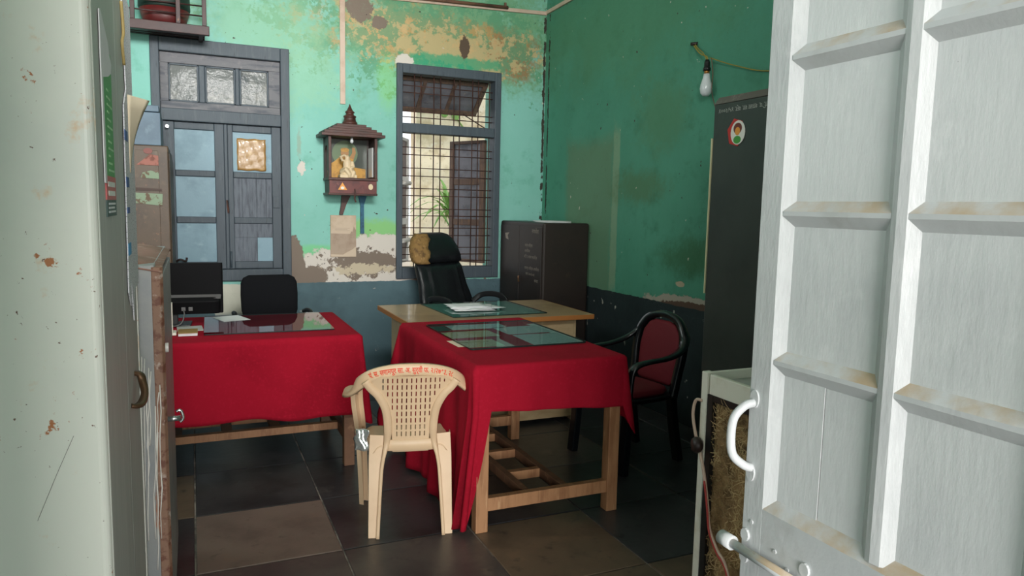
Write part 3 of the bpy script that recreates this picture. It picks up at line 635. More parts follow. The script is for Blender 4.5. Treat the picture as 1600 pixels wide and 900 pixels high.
gd = MB().tube(smooth_path([(AX+.004, 2.06, 2.05), (AX+.006, 2.07, 1.98), (AX+.004, 2.05, 1.95), (AX+.005, 2.07, 1.90)]), .004, 6).build('paper_garland', 'print_yellow'); tag(gd, 'small faded yellow garland strip beside the typed sheets', 'garland')
cf = MB().grid(6, 6, lambda u, v: (AX+.004+.046*v*v*u, 2.16+.10*u*(.15+.85*v), 1.64+.20*v)).build('folded_card', 'paper_cream', None, solid=.002); tag(cf, 'cream card curling away from the white almirah edge', 'card')

LX = -.088
t = thing('low_steel_cabinet', 'waist-high grey steel cabinet with rusty edges and white paint streaks', 'cupboard', (-.4, 2.9, 0))
B(-.70, LX-.02, 2.40, 3.40, .05, 1.375).build('body', 'steel_rusty', t, .004)
MB().loft([[(x, y, .05) for x, y in ((LX-.03, 2.398), (LX-.006, 2.40), (LX+.002, 2.412), (LX, 2.45), (LX-.03, 2.45))], [(x, y, 1.37) for x, y in ((LX-.03, 2.398), (LX-.006, 2.40), (LX+.002, 2.412), (LX, 2.45), (LX-.03, 2.45))]], True, False).build('corner_post', 'rust_edge', t, .003)
tpm = MB().grid(6, 10, lambda u, v: (-.70+(.70+LX)*u, 2.395+1.01*v, 1.388-(.02 if u == 1 else 0)-(.014 if v in (0, 1) else 0))).build('top_sheet', 'rust_top', t, solid=.004)
dl = B(LX-.02, LX-.004, 2.47, 2.92, .10, 1.33).build('door', 'steel_rusty', t, .003); B(LX-.02, LX-.004, 2.93, 3.38, .10, 1.33).build('door', 'steel_rusty', t, .003)
B(LX-.012, LX, 2.452, 2.468, .06, 1.36).build('door_frame', 'handle_brown', t)
hl = MB().tube([(LX-.01, 2.62, .838), (LX+.035, 2.62, .838)], .009, 10).build('latch_handle', 'chrome', dl)
MB().tube(smooth_path([(LX+.033, 2.62, .825), (LX+.042, 2.62, .836), (LX+.040, 2.62, .855), (LX+.032, 2.62, .866), (LX+.022, 2.62, .862)]), .005, 8).build('hook_end', 'chrome', hl)
MB().disc((LX-.006, 2.58, 1.09), .016, 'x', .012, 12).build('lock_cover', 'sticker_white', dl)
for k in range(9):
    rs = random.Random(k); x = LX-.062+.006*k; z0 = 1.1-.05*k*rs.random(); z1 = z0-rs.uniform(.2, .5); z1 = max(z1, .42)
    mb = MB(); pts = [(x+rs.uniform(-.003, .003)-.002*i, 2.3985, z0+(z1-z0)*i/6) for i in range(7)]
    mb.tube(pts, [.0012+.0016*rs.random() for _ in pts], 5).build('paint_streak', 'sticker_white', t)
for y in (2.45, 3.35): B(LX-.08, LX-.04, y-.02, y+.02, 0, .05).build('foot', 'steel_grey', t); B(-.68, -.64, y-.02, y+.02, 0, .05).build('foot', 'steel_grey', t)

t = thing('brown_almirah', 'tall brown steel almirah with peeling labels in front of the shuttered window', 'cupboard', (-.38, 6.05, 0))
mb = B(-.62, -.138, 5.5, 6.60, .05, 1.935).build('body', 'steel_brown', t, .008)
B(-.60, -.20, 5.494, 5.5, .1, 1.90).build('side_panel', 'steel_brown', t, .002)
B(-.1375, -.132, 5.54, 6.05, .1, 1.89).build('door', 'steel_brown', t, .002); B(-.1375, -.132, 6.06, 6.57, .1, 1.89).build('door', 'steel_brown', t, .002)
MB().disc((-.262, 5.488, 1.895), .028, 'y', .006, 14, 1, .7).build('sticker', 'sticker_brown', t)
MB().prism([(-.335, 1.80), (-.20, 1.80), (-.20, 1.865), (-.25, 1.875), (-.30, 1.83)], (0, 5.489, 0), 'y', .005).build('sticker', 'label_red', t)
MB().prism([(-.31, 1.715), (-.20, 1.71), (-.20, 1.755), (-.25, 1.765), (-.30, 1.75)], (0, 5.489, 0), 'y', .005).build('sticker', 'label_green', t)
MB().prism([(-.345, 1.63), (-.185, 1.63), (-.185, 1.645), (-.345, 1.65)], (0, 5.489, 0), 'y', .005).build('sticker', 'label_dark', t)
MB().prism([(-.345, 1.545), (-.185, 1.53), (-.18, 1.61), (-.345, 1.615)], (0, 5.4895, 0), 'y', .0045).build('sticker', 'label_green', t)
for x, y in ((-.58, 5.54), (-.2, 5.54), (-.58, 6.56), (-.2, 6.56)): B(x-.02, x+.02, y-.02, y+.02, 0, .05).build('foot', 'steel_brown', t)
t = thing('wooden_box', 'blue-grey painted box lying on top of the brown almirah', 'box', (-.4, 5.75, 1.938))
B(-.58, -.182, 5.55, 6.05, 1.938, 2.158).build('body', 'box_blue', t, .004); B(-.585, -.19, 5.545, 6.06, 2.162, 2.205).build('lid', 'box_blue', t, .004)

# wall rack with a trunk on it
t = thing('wall_rack', 'dark red metal luggage rack fixed high above the shuttered window', 'rack', (-.2, 6.5, 2.85))
mb = MB().box(-.75, .16, 6.30, 6.34, 2.855, 2.925).build('front_rail', 'rack_red', t, .004)
for k in range(5): B(-.75, .13, 6.35+k*.068, 6.39+k*.068, 2.885, 2.905).build('slat', 'rack_red', t)
for x in (-.70, -.375, -.06, .125): B(x-.016, x+.016, 6.305, 6.335, 2.925, 3.40).build('post', 'rack_red', t, .003)
for z in (3.0, 3.075, 3.30): MB().tube([(-.72, 6.32, z), (.125, 6.32, z)], .006, 8).build('rod', 'rack_red', t)
for x in (-.6, .10): MB().bar((x, 6.34, 2.88), (x, 6.695, 2.88), .03, .03).build('bracket', 'rack_red', t)
t = thing('round_tub', 'dark green and red round tub stored on the wall rack', 'tub', (-.28, 6.52, 2.906))
MB().lathe([(.0, .0), (.13, 0), (.158, .06), (.182, .145)], (-.16, 6.53, 2.908), 28).build('lower_bowl', 'trunk_red', t)
MB().lathe([(.182, .145), (.188, .16), (.184, .30), (.17, .33), (0, .33)], (-.16, 6.53, 2.908), 28).build('upper_band', 'trunk_green', t)

# ------------------------------------------------------------------ shrine and things on the back wall
t = thing('wooden_shrine', 'small dark wooden wall shrine with stepped roof and turned spire', 'shrine', (1.3, 6.55, 1.64))
B(1.085, 1.515, 6.415, 6.69, 1.645, 1.665).build('base_board', 'shrine_wood', t, .003)
B(1.10, 1.50, 6.425, 6.68, 1.665, 1.772).build('drawer_box', 'shrine_dark', t)
dw = B(1.093, 1.507, 6.408, 6.424, 1.660, 1.772).build('drawer_front', 'shrine_drawer', t, .002)
B(1.085, 1.515, 6.405, 6.69, 1.774, 1.796).build('shelf', 'shrine_wood', t, .003)
MB().prism([(1.165, 1.69), (1.245, 1.69), (1.205, 1.755)], (0, 6.404, 0), 'y', .004).build('sticker', 'sticker_orange', dw)
MB().disc((1.205, 6.402, 1.707), .016, 'y', .003, 12, 1, .8).build('sticker', 'sticker_white', dw); MB().disc((1.452, 6.403, 1.722), .026, 'y', .004, 12, .8, 1).build('sticker', 'statue', dw)
MB().tube(smooth_path([(1.31, 6.40, 1.70), (1.313, 6.395, 1.66), (1.308, 6.395, 1.62), (1.318, 6.395, 1.585)]), .007, 6).build('tassel', 'shrine_wood', dw)
for x in (1.088, 1.490): B(x, x+.024, 6.41, 6.434, 1.796, 2.150).build('front_post', 'shrine_wood', t, .003)
# left side with arched opening, right side closed
mb = MB(); ya, yb = 6.434, 6.68
arc = [(6.557+.075*math.cos(k*PI/10), 2.02+.06*math.sin(k*PI/10)) for k in range(11)]
outl = [(yb, 1.796), (yb, 2.15), (ya, 2.15), (ya, 1.796), (6.482, 1.796)]+list(reversed(arc))+[(6.632, 1.796)]
MB().prism(outl, (1.092, 0, 0), 'x', .014).build('side_panel', 'shrine_dark', t)
B(1.494, 1.508, 6.434, 6.68, 1.796, 2.15).build('side_panel', 'shrine_dark', t)
B(1.09, 1.51, 6.675, 6.69, 1.796, 2.15).build('back_panel', 'shrine_dark', t)
B(1.478, 1.490, 6.47, 6.62, 1.81, 2.07).build('mirror_strip', 'mirror_strip', t)
for k, (e, z0, z1) in enumerate(((.06, 2.150, 2.176), (.035, 2.176, 2.20), (-.005, 2.20, 2.222), (-.045, 2.222, 2.244), (-.085, 2.244, 2.266))):
    B(1.085-e, 1.515+e, 6.41-e*.7, 6.69, z0, z1).build('roof_step', 'shrine_wood', t, .003)
MB().lathe([(.066, 0), (.066, .02), (.056, .028), (.05, .06), (.056, .066), (.056, .076), (.036, .086), (.034, .1), (.042, .106), (.042, .112), (.026, .125), (.012, .155), (.003, .18), (0, .182)], (1.30, 6.555, 2.266), 18).build('spire', 'shrine_wood', t)
MB().prism([(1.245, 1.643), (1.325, 1.643), (1.285, 1.56), (1.255, 1.47), (1.225, 1.47), (1.24, 1.56)], (0, 6.66, 0), 'y', .03).build('bracket', 'shrine_wood', t)
MB().prism([(1.40, 1.643), (1.475, 1.643), (1.45, 1.56), (1.452, 1.30), (1.418, 1.30), (1.418, 1.56)], (0, 6.672, 0), 'y', .022).build('bracket', 'strap_blue', t)
MB().lathe([(0, -.05), (.012, -.045), (.016, -.03), (.01, -.01), (.008, 0), (0, 0)], (1.30, 6.47, 2.148), 12).build('small_bulb', 'bulb_white', t)
t = thing('holy_picture', 'framed devotional picture of a seated robed figure inside the shrine', 'picture', (1.3, 6.66, 1.80))
B(1.11, 1.475, 6.662, 6.674, 1.797, 2.145).build('ground', 'picture_dark', t)
MB().disc((1.275, 6.658, 2.02), .115, 'y', .003, 28).build('halo', 'halo', t)
body = [(1.12, 1.80), (1.46, 1.80), (1.46, 1.885), (1.36, 1.90), (1.345, 1.93), (1.352, 1.97), (1.30, 2.0), (1.24, 2.0), (1.19, 1.955), (1.14, 1.92), (1.12, 1.86)]
MB().prism(body, (0, 6.653, 0), 'y', .005).build('robe', 'robe', t)
MB().disc((1.272, 6.648, 2.025), .040, 'y', .006, 18, .9, 1.1).build('head', 'skin_paint', t)
MB().prism([(1.315, 1.985), (1.352, 1.97), (1.372, 2.03), (1.362, 2.075), (1.338, 2.075), (1.34, 2.03)], (0, 6.650, 0), 'y', .005).build('raised_arm', 'skin_paint', t)
MB().disc((1.272, 6.646, 2.052), .038, 'y', .006, 16, 1, .5).build('headcloth', 'robe', t)
def ell(mb, c, r, n=10):
    rings = []
    for i in range(1, n):
        a = PI*i/n
        rings.append([(c[0]+r[0]*math.sin(a)*math.cos(2*PI*k/12), c[1]+r[1]*math.sin(a)*math.sin(2*PI*k/12), c[2]-r[2]*math.cos(a)) for k in range(12)])
    mb.loft(rings)
st = MB(); cx, cy, cz = 1.272, 6.53, 1.797
ell(st, (cx, cy, cz+.05), (.07, .05, .052)); ell(st, (cx, cy, cz+.12), (.04, .032, .055)); ell(st, (cx, cy, cz+.175), (.022, .022, .028)); ell(st, (cx-.005, cy, cz+.155), (.015, .015, .03))
st.tube([(cx-.04, cy, cz+.15), (cx-.062, cy-.01, cz+.185), (cx-.03, cy, cz+.20), (cx, cy, cz+.19)], [.016, .013, .012, .01], 8)
st.tube([(cx+.04, cy, cz+.145), (cx+.052, cy-.02, cz+.10), (cx+.02, cy-.035, cz+.085)], [.016, .014, .012], 8)
st.tube([(cx-.05, cy, cz+.05), (cx-.02, cy-.05, cz+.075), (cx+.01, cy-.055, cz+.03), (cx+.01, cy-.05, cz+.006)], [.024, .022, .018, .016], 8)
st.tube([(cx+.05, cy, cz+.04), (cx+.045, cy-.045, cz+.05), (cx+.03, cy-.05, cz+.006)], [.024, .022, .016], 8)
st.box(cx-.075, cx+.075, cy-.055, cy+.055, cz, cz+.028)
tag(st.build('figurine', 'statue', None, remesh=.005), 'small cream seated figurine standing in front of the shrine picture', 'figurine')
t = thing('backing_card', 'worn tan cardboard with torn pale cover hung below the shrine', 'cardboard', (1.263, 6.69, 1.08))
B(1.147, 1.38, 6.688, 6.697, 1.083, 1.466).build('board', 'cardboard', t)
MB().prism([(1.15, 1.30), (1.325, 1.295), (1.335, 1.32), (1.345, 1.315), (1.358, 1.365), (1.378, 1.33), (1.378, 1.464), (1.15, 1.464)], (0, 6.684, 0), 'y', .003).build('torn_cover', 'cardboard_pale', t)
MB().prism([(1.15, 1.085), (1.378, 1.085), (1.378, 1.18), (1.34, 1.15), (1.30, 1.13), (1.26, 1.105), (1.15, 1.11)], (0, 6.684, 0), 'y', .003).build('torn_cover', 'cardboard_pale', t)
for k in range(3): B(1.19, 1.32-.02*(k % 2), 6.682, 6.684, 1.322+k*.012, 1.325+k*.012).build('ruled_line', 'cardboard', t)
tag(B(1.241, 1.287, 6.682, 6.699, 2.46, HC).build('conduit_strip', 'pvc', None, .003), 'vertical pale wiring conduit running up the wall above the shrine', 'conduit')
t = thing('conduit_run', 'horizontal pale wiring conduit with brown rod below the ceiling on the window wall', 'conduit', (2.5, 6.68, 3.45))
MB().bar((1.5, 6.688, 3.43), (3.28, 6.688, 3.494), .02, .035).build('strip', 'pvc', t, .002)
MB().tube([(1.5, 6.664, 3.45), (2.85, 6.664, 3.492)], .016, 8).build('rod', 'pipe_brown', t)
for x in (2.25, 2.82): MB().bar((x, 6.66, 3.44+.036*(x-1.5)), (x, 6.66, 3.485+.036*(x-1.5)), .02, .02).build('clip', 'pipe_brown', t)
tag(MB().bar((3.279, 6.69, 3.50), (3.279, 3.6, 3.56), .02, .035).build('conduit_strip', 'pvc', None, .002), 'pale wiring conduit running along the top of the darker side wall', 'conduit')
t = thing('hanging_bulb', 'white bulb in a black holder hanging from a wall hook over the dark almirah', 'lamp', (3.24, 4.10, 2.35))
MB().lathe([(0, 0), (.022, .003), (.036, .02), (.042, .05), (.038, .08), (.024, .125), (.021, .15), (0, .15)], (3.235, 4.095, 2.352), 20).build('bulb', 'bulb_white', t)
MB().lathe([(.018, .15), (.018, .175), (0, .175)], (3.235, 4.095, 2.352), 14).build('brass_cap', 'brass', t)
MB().lathe([(.026, .17), (.026, .19), (.02, .195), (.02, .225), (.012, .245), (0, .245)], (3.235, 4.095, 2.352), 16).build('holder', 'black_plastic', t)
MB().tube(smooth_path([(3.235, 4.095, 2.595), (3.24, 4.11, 2.62), (3.25, 4.2, 2.66), (3.28, 4.315, 2.742)]), .005, 6).build('flex', 'wire_yellow', t)
MB().tube(smooth_path([(3.235, 4.105, 2.60), (3.24, 4.15, 2.65), (3.265, 4.24, 2.70), (3.28, 4.30, 2.745)]), .004, 6).build('flex', 'wire_yellow', t)
MB().tube(smooth_path([(3.24, 4.06, 2.60), (3.25, 4.05, 2.50), (3.25, 4.05, 2.38), (3.275, 4.03, 2.26)]), .003, 6).build('flex', 'pipe_brown', t)
MB().tube([(3.29, 4.28, 2.745), (3.262, 4.32, 2.745)], .012, 8).build('wall_hook', 'knob_dark', t)
tag(MB().tube(smooth_path([(3.25, 4.09, 2.61), (3.272, 3.85, 2.52), (3.28, 3.55, 2.44), (3.28, 3.1, 2.42), (3.28, 2.5, 2.46)]), .004, 6).build('slack_wire', 'wire_yellow'), 'thin yellow wire sagging along the side wall from the bulb', 'wire')

# ------------------------------------------------------------------ tables
def cloth(name, x0, x1, y0, y1, z, drop, label, waves, corner_out, seed, trail=False, nx=60, ny=60, K=22):
    rs = random.Random(seed); cr = .03; per = []
    def side(p, q, nrm, n, si):
        for k in range(n): 
            u = (k+.5)/n; per.append((p[0]+(q[0]-p[0])*u, p[1]+(q[1]-p[1])*u, nrm[0], nrm[1], si, u, 0.))
    def corner(cx_, cy_, a0, ci, n=10):
        for k in range(n+1):
            a = a0+PI/2*k/n; per.append((cx_+cr*math.cos(a), cy_+cr*math.sin(a), math.cos(a), math.sin(a), 4+ci, k/n, math.sin(PI*k/n)))
    corner(x0+cr, y0+cr, PI, 0); side((x0+cr, y0), (x1-cr, y0), (0, -1), nx, 0)
    corner(x1-cr, y0+cr, -PI/2, 1); side((x1, y0+cr), (x1, y1-cr), (1, 0), ny, 1)
    corner(x1-cr, y1-cr, 0, 2); side((x1-cr, y1), (x0+cr, y1), (0, 1), nx, 2)
    corner(x0+cr, y1-cr, PI/2, 3); side((x0, y1-cr), (x0, y0+cr), (-1, 0), ny, 3)
    n = len(per); rings = []; s_ = 0; ss = []
    for i, p in enumerate(per):
        if i: s_ += math.hypot(p[0]-per[i-1][0], p[1]-per[i-1][1])
        ss.append(s_)
    ph = [rs.uniform(0, 6.28) for _ in range(5)]
    for k in range(K+1):
        t_ = k/K; rg = []
        for i, (px, py, nx_, ny_, si, u, co_) in enumerate(per):
            D = drop(si, u); d = t_*D; s0 = ss[i]
            r = .014
            if d < r*PI/2: out = r*math.sin(d/r)-r; dz = r*(1-math.cos(d/r))
            else: out = 0; dz = r+(d-r*PI/2)
            f = math.sin(s0*waves+ph[0])+.6*math.sin(s0*waves*2.3+ph[1])
            out += max(0, d-.03)*(.045*f+.02)+corner_out[si-4]*co_*max(0, d-.02) if si >= 4 else max(0, d-.03)*(.035*f+.02)
            zz_ = max(.006+.004*(k % 2), z-dz)
            if z-dz < .006: out += (.006-(z-dz))*.6
            wt = 0 if not trail else 1 if si == 4 else max(0, 1-u/.12) if si == 0 else max(0, (u-.85)/.15) if si == 3 else 0
            tr = wt*max(0, d-.25)
            rg.append((px+nx_*out-.075*tr, py+ny_*out+.05*tr, zz_))
        rings.append(rg)
    # inset ring on top
    mb = MB(); mb.loft(rings, False, True)
    cxm, cym = (x0+x1)/2, (y0+y1)/2
    base = len(mb.v); ins = [(cxm+(p[0]-cxm)*.96, cym+(p[1]-cym)*.96, z+.0005) for p in rings[0]]
    mb.v += ins; mb.f += [(i, (i+1) % n, base+(i+1) % n, base+i) for i in range(n)]; mb.sm += [True]*n
    mb.f.append(tuple(base+i for i in range(n))); mb.sm.append(False)
    o = mb.build(name, 'cloth_red', None, solid=.0025); return tag(o, label, 'tablecloth')
def table(name, label, x0, x1, y0, y1, z, lx0, lx1, ly0, ly1, zs, runs, wood, shelf_dir, cross):
    t = thing(name, label, 'table', ((x0+x1)/2, (y0+y1)/2, 0)); lw = .031
    B(x0+.012, x1-.012, y0+.012, y1-.012, z-.032, z-.004).build('tabletop', wood, t, .003)
    for x in (lx0, lx1):
        for y in (ly0, ly1): B(x-lw, x+lw, y-lw, y+lw, 0, z-.032).build('leg', wood, t, .003)
    for y in (ly0, ly1): B(lx0+lw, lx1-lw, y-.018, y+.018, z-.11, z-.034).build('apron', wood, t, .002)
    for x in (lx0, lx1): B(x-.018, x+.018, ly0+lw, ly1-lw, z-.11, z-.034).build('apron', wood, t, .002)
    return t
FT = .825
t = table('office_table', 'wooden office table under the red cloth, nearest the open door', 1.19, 2.03, 3.09, 4.43, FT, 1.242, 1.972, 3.13, 4.37, 0, 0, 'wood_table', 0, 0)
for y in (3.13, 4.37): B(1.273, 1.941, y-.02, y+.02, .10, .165).build('stretcher', 'wood_table', t, .002)
for x in (1.50, 1.715): B(x-.018, x+.018, 3.15, 4.35, .112, .162).build('stretcher', 'wood_table_dark', t, .002)
for y in (3.42, 3.75, 4.06): B(1.518, 1.697, y-.02, y+.02, .113, .161).build('cross_bar', 'wood_table', t, .002)
def drop_front(si, u):
    if si == 0: return .80-.56*min(1, u/.07) if u < .07 else .225+.045*u
    if si == 1: return .34-.04*u
    if si == 2: return .30
    if si == 3: return .815
    if si == 4: return .815
    if si == 5: return .27+.11*math.sin(PI*u)+.07*u
    if si == 6: return .30
    return .30+.515*u
cloth('red_tablecloth', 1.185, 2.035, 3.085, 4.435, FT, drop_front, 'crimson cloth on the table nearest the door, trailing to the floor on one side', 14, (.06, .12, .2, .2), 5, True)
LT = .80
t = table('side_table', 'wooden table with ladder-like footrest under the longer red cloth at left', -.62, .905, 4.215, 5.18, LT, -.54, .83, 4.265, 5.12, 0, 0, 'wood_table_dark', 0, 0)
for x in (-.54, .83): B(x-.02, x+.02, 4.296, 5.09, .14, .20).build('stretcher', 'wood_table_dark', t, .002)
for y in (4.53, 4.83): B(-.52, .81, y-.022, y+.022, .15, .195).build('stretcher', 'wood_table', t, .002)
for x in (-.12, .16, .44): B(x-.03, x+.03, 4.552, 4.808, .155, .19).build('cross_bar', 'wood_table_dark', t, .002)
def drop_left(si, u):
    if si == 0: return .44+.05*u+.008*math.sin(u*19)
    if si == 1: return .47
    if si == 2: return .3
    if si == 3: return .4
    return (.44, .49, .4, .35)[si-4]+(.05*math.sin(PI*u) if si == 5 else 0)
cloth('red_tablecloth', -.625, .91, 4.21, 5.185, LT, drop_left, 'crimson cloth covering the left table that carries the monitor', 9, (.1, .18, .1, .1), 11)
def glass_top(name, label, pts, z, th, m):
    o = MB().prism(pts, (0, 0, z), 'z', th).build(name, m); o.data.materials.append(MATS['glass_edge'])
    for p_ in o.data.polygons:
        if abs(p_.normal.z) < .5: p_.material_index = 1
    return tag(o, label, 'glass')
def rr_rect(x0, x1, y0, y1, r=.02, rot=0.):
    out = []; cx_, cy_ = (x0+x1)/2, (y0+y1)/2
    for (a, b, s0) in ((x1-r, y1-r, 0), (x0+r, y1-r, 1), (x0+r, y0+r, 2), (x1-r, y0+r, 3)):
        for k in range(5):
            an = PI/2*(s0+k/4); px_, py_ = a+r*math.cos(an)-cx_, b+r*math.sin(an)-cy_
            out.append((cx_+px_*math.cos(rot)-py_*math.sin(rot), cy_+px_*math.sin(rot)+py_*math.cos(rot)))
    return out
glass_top('glass_sheet', 'thick glass sheet over papers on the table nearest the door', rr_rect(1.30, 1.99, 3.44, 4.24), FT+.0055, .008, 'table_glass')
glass_top('glass_sheet', 'glass sheet lying on the left red-covered table', rr_rect(.05, .785, 4.42, 5.14, .006, -.02), LT+.0045, .006, 'table_glass_clear')
def flat_paper(name, label, x0, x1, y0, y1, z, m, rot=0., group=None, th=.0008):
    o = MB().prism(rr_rect(x0, x1, y0, y1, .002, rot), (0, 0, z), 'z', th).build(name, m); return tag(o, label, 'paper', group)
zf = FT+.0022
flat_paper('document_sheet', 'printed tan sheet with a drawing under the near left of the thick glass', 1.315, 1.53, 3.52, 3.72, zf, 'paper_tan', .0)
flat_paper('document_sheet', 'pale tan form under the middle left of the thick glass', 1.32, 1.62, 3.80, 4.00, zf, 'paper_tan', .02)
flat_paper('document_sheet', 'bluish ruled sheet under the right half of the thick glass', 1.69, 1.98, 3.47, 3.80, zf, 'paper_bluewhite', -.02)
flat_paper('document_sheet', 'bluish ruled sheet further back under the thick glass', 1.68, 1.975, 3.83, 4.08, zf, 'paper_bluewhite', .03)
flat_paper('document_sheet', 'pale sheet under the far edge of the thick glass', 1.42, 1.78, 4.06, 4.22, zf, 'paper_bluewhite', -.02)
flat_paper('document_sheet', 'dark printed photo sheet at the far left under the thick glass', 1.31, 1.41, 4.05, 4.22, zf, 'poster_dark', .02)
flat_paper('document_sheet', 'white sheet sticking out from the right edge of the thick glass', 1.95, 2.012, 3.50, 4.15, zf-.0006, 'paper_white', .01)
flat_paper('document_sheet', 'cream slip sticking out from the left edge of the thick glass', 1.272, 1.33, 3.56, 3.74, zf-.0006, 'paper_cream', .03)

# big laminate desk
DZ = .80
t = thing('laminate_desk', 'light wood-grain laminate desk with orange edge band behind the red table', 'desk', (1.98, 5.0, 0))
B(1.29, 2.685, 4.565, 5.43, DZ-.034, DZ).build('desktop', 'laminate_top', t, .002)
for x0, x1, y0, y1 in ((1.288, 2.687, 4.558, 4.5645), (1.288, 2.687, 5.4305, 5.437)): B(x0, x1, y0, y1, DZ-.034, DZ-.0005).build('edge_strip', 'edge_band', t, .001)
for x0, x1 in ((1.283, 1.2895), (2.6855, 2.692)): B(x0, x1, 4.562, 5.433, DZ-.034, DZ-.0005).build('edge_strip', 'edge_band', t, .001)
B(1.40, 2.555, 4.625, 4.643, .03, DZ-.035).build('front_panel', 'laminate_panel', t, .001)
for x in (1.38, 2.556): B(x, x+.019, 4.625, 5.38, 0, DZ-.035).build('side_panel', 'laminate_panel', t, .001)
B(2.15, 2.555, 4.66, 5.36, .12, DZ-.036).build('drawer_unit', 'laminate_panel', t, .002)
glass_top('glass_sheet', 'greenish glass sheet lying on the laminate desk', rr_rect(1.62, 2.36, 4.68, 5.40, .006, .03), DZ+.002, .006, 'table_glass')
flat_paper('desk_blotter', 'pale green backing sheet under the glass on the laminate desk', 1.63, 2.35, 4.69, 5.39, DZ+.0006, mat('blotter_green', S(120, 158, 150), .8), .03)
random.seed(12)
for k in range(9):
    cx_, cy_ = 1.92+random.uniform(-.05, .05), 5.02+random.uniform(-.05, .05)
    o = MB().grid(6, 6, lambda u, v: ((u-.5)*.30, (v-.5)*.21, .0022*k)).build('paper_sheet', 'paper_white', None, solid=.0012)
    o.location = (cx_, cy_, DZ+.0135); o.rotation_euler = (0, 0, random.uniform(-.4, .4)); tag(o, 'white sheet in the loose pile on the laminate desk', 'paper', 'loose papers on the laminate desk')

# ------------------------------------------------------------------ things on the left table
t = thing('computer_monitor', 'black monitor seen from behind on the left red table', 'monitor', (-.12, 4.86, LT+.004), world=False)
def mon(x, y, z): return (x, y-.06*(z-.2), z)
mb = MB(); mb.loft([ring(0, 0, .07, .285, .018, 24, 8), ring(0, -.012, .385, .285, .016, 24, 8)], True, False); mb.build('screen_housing', 'monitor_black', t, .003)
mb = MB(); mb.loft([ring(-.0, -.015, .072, .268, .04, 24, 6), ring(0, -.022, .15, .272, .05, 24, 6), ring(0, -.022, .175, .272, .03, 24, 6)], True, False); mb.build('rear_bulge', 'monitor_black', t, .004)
MB().loft([[(-.27, -.055, .168), (.27, -.055, .168), (.27, -.03, .19), (-.27, -.03, .19)], [(-.27, -.054, .164), (.27, -.054, .164), (.275, -.028, .186), (-.275, -.028, .186)]], True, False).build('rear_ledge', 'grey_plastic', t)
MB().box(-.025, .025, -.03, .01, 0, .09).box(-.10, .10, -.09, .08, 0, .012).build('stand', 'black_plastic', t, .004)
for x in (-.12, .06, .10): MB().box(x-.012, x+.012, -.072, -.056, .095, .118).build('connector', 'grey_plastic', t, .002)
MB().tube(smooth_path([(-.12, -.07, .11), (-.13, -.09, .2), (-.17, -.075, .29), (-.185, -.07, .27), (-.17, -.075, .25)]), .005, 6).build('cable', 'black_plastic', t)
MB().tube(smooth_path([(.06, -.07, .10), (.065, -.1, .07), (.04, -.12, .02), (-.05, -.14, .008), (-.18, -.16, .008)]), .004, 6).build('cable', 'grey_plastic', t)
t.rotation_euler = (0, 0, math.radians(-3))
t = thing('white_stand', 'upright white plastic holder beside the monitor on the left table', 'holder', (-.10, 4.53, LT+.004))
B(-.155, -.10, 4.47, 4.58, LT+.004, LT+.018).build('base', 'cooler_cream', t, .003); B(-.137, -.118, 4.49, 4.56, LT+.018, .985).build('upright', 'cooler_cream', t, .003)
o = flat_paper('magazine', 'grey magazine lying under the monitor on the left table', -.10, .04, 4.60, 4.765, LT+.0035, 'steel_grey', .05, None, .005)
t = thing('account_book', 'small book with yellowish cover beside the white holder on the left table', 'book', (-.05, 4.50, LT+.003))
B(-.09, .01, 4.44, 4.58, LT+.0035, LT+.018).build('pages', 'paper_white', t); B(-.092, .012, 4.438, 4.582, LT+.018, LT+.022).build('cover', 'book_yellow', t)
flat_paper('loose_sheet', 'white loose sheet near the back edge of the left table', .13, .30, 4.88, 5.10, LT+.0115, 'paper_white', .3)

# ------------------------------------------------------------------ black office chair behind the left table
t = thing('office_chair', 'black fabric office chair with a rounded low back behind the left table', 'chair', (.54, 5.62, 0), math.radians(182), world=False)
MB().loft([ring(0, 0, .44, .20, .19), ring(0, 0, .46, .23, .22), ring(0, 0, .50, .23, .22), ring(0, 0, .52, .20, .19)]).build('seat', 'black_fabric', t)
rings = []
for z, hw, hy, y in ((.66, .14, .012, -.19), (.68, .19, .026, -.193), (.74, .208, .032, -.20), (.86, .212, .032, -.215), (.95, .208, .03, -.228), (.99, .19, .024, -.232), (1.01, .15, .012, -.234)): rings.append(ring(0, y, z, hw, hy, 28, 4))
MB().loft(rings).build('backrest', 'black_fabric', t)
MB().sweep([(0, -.17, .46), (0, -.245, .5), (0, -.25, .62), (0, -.235, .75)], [(-.03, -.006), (.03, -.006), (.03, .006), (-.03, .006)], (0, 1, 0)).build('back_bar', 'black_plastic', t)
for s in (-1, 1): MB().tube(smooth_path([(s*.2, .05, .46), (s*.27, .05, .50), (s*.275, .04, .66), (s*.275, 0, .735), (s*.27, -.12, .74), (s*.255, -.2, .72)]), .017, 8).build('armrest', 'black_plastic', t)
MB().lathe([(.03, .10), (.03, .44), (0, .44)], (0, 0, 0), 14).build('column', 'black_plastic', t)
for k in range(5):
    a = 2*PI*k/5+.3; MB().bar((0, 0, .10), (.27*math.cos(a), .27*math.sin(a), .075), .045, .03).build('base_leg', 'black_plastic', t, .004)
    MB().tube([(.27*math.cos(a)-.02*math.sin(a), .27*math.sin(a)+.02*math.cos(a), .03), (.27*math.cos(a)+.02*math.sin(a), .27*math.sin(a)-.02*math.cos(a), .03)], .03, 14).build('caster', 'black_plastic', t)

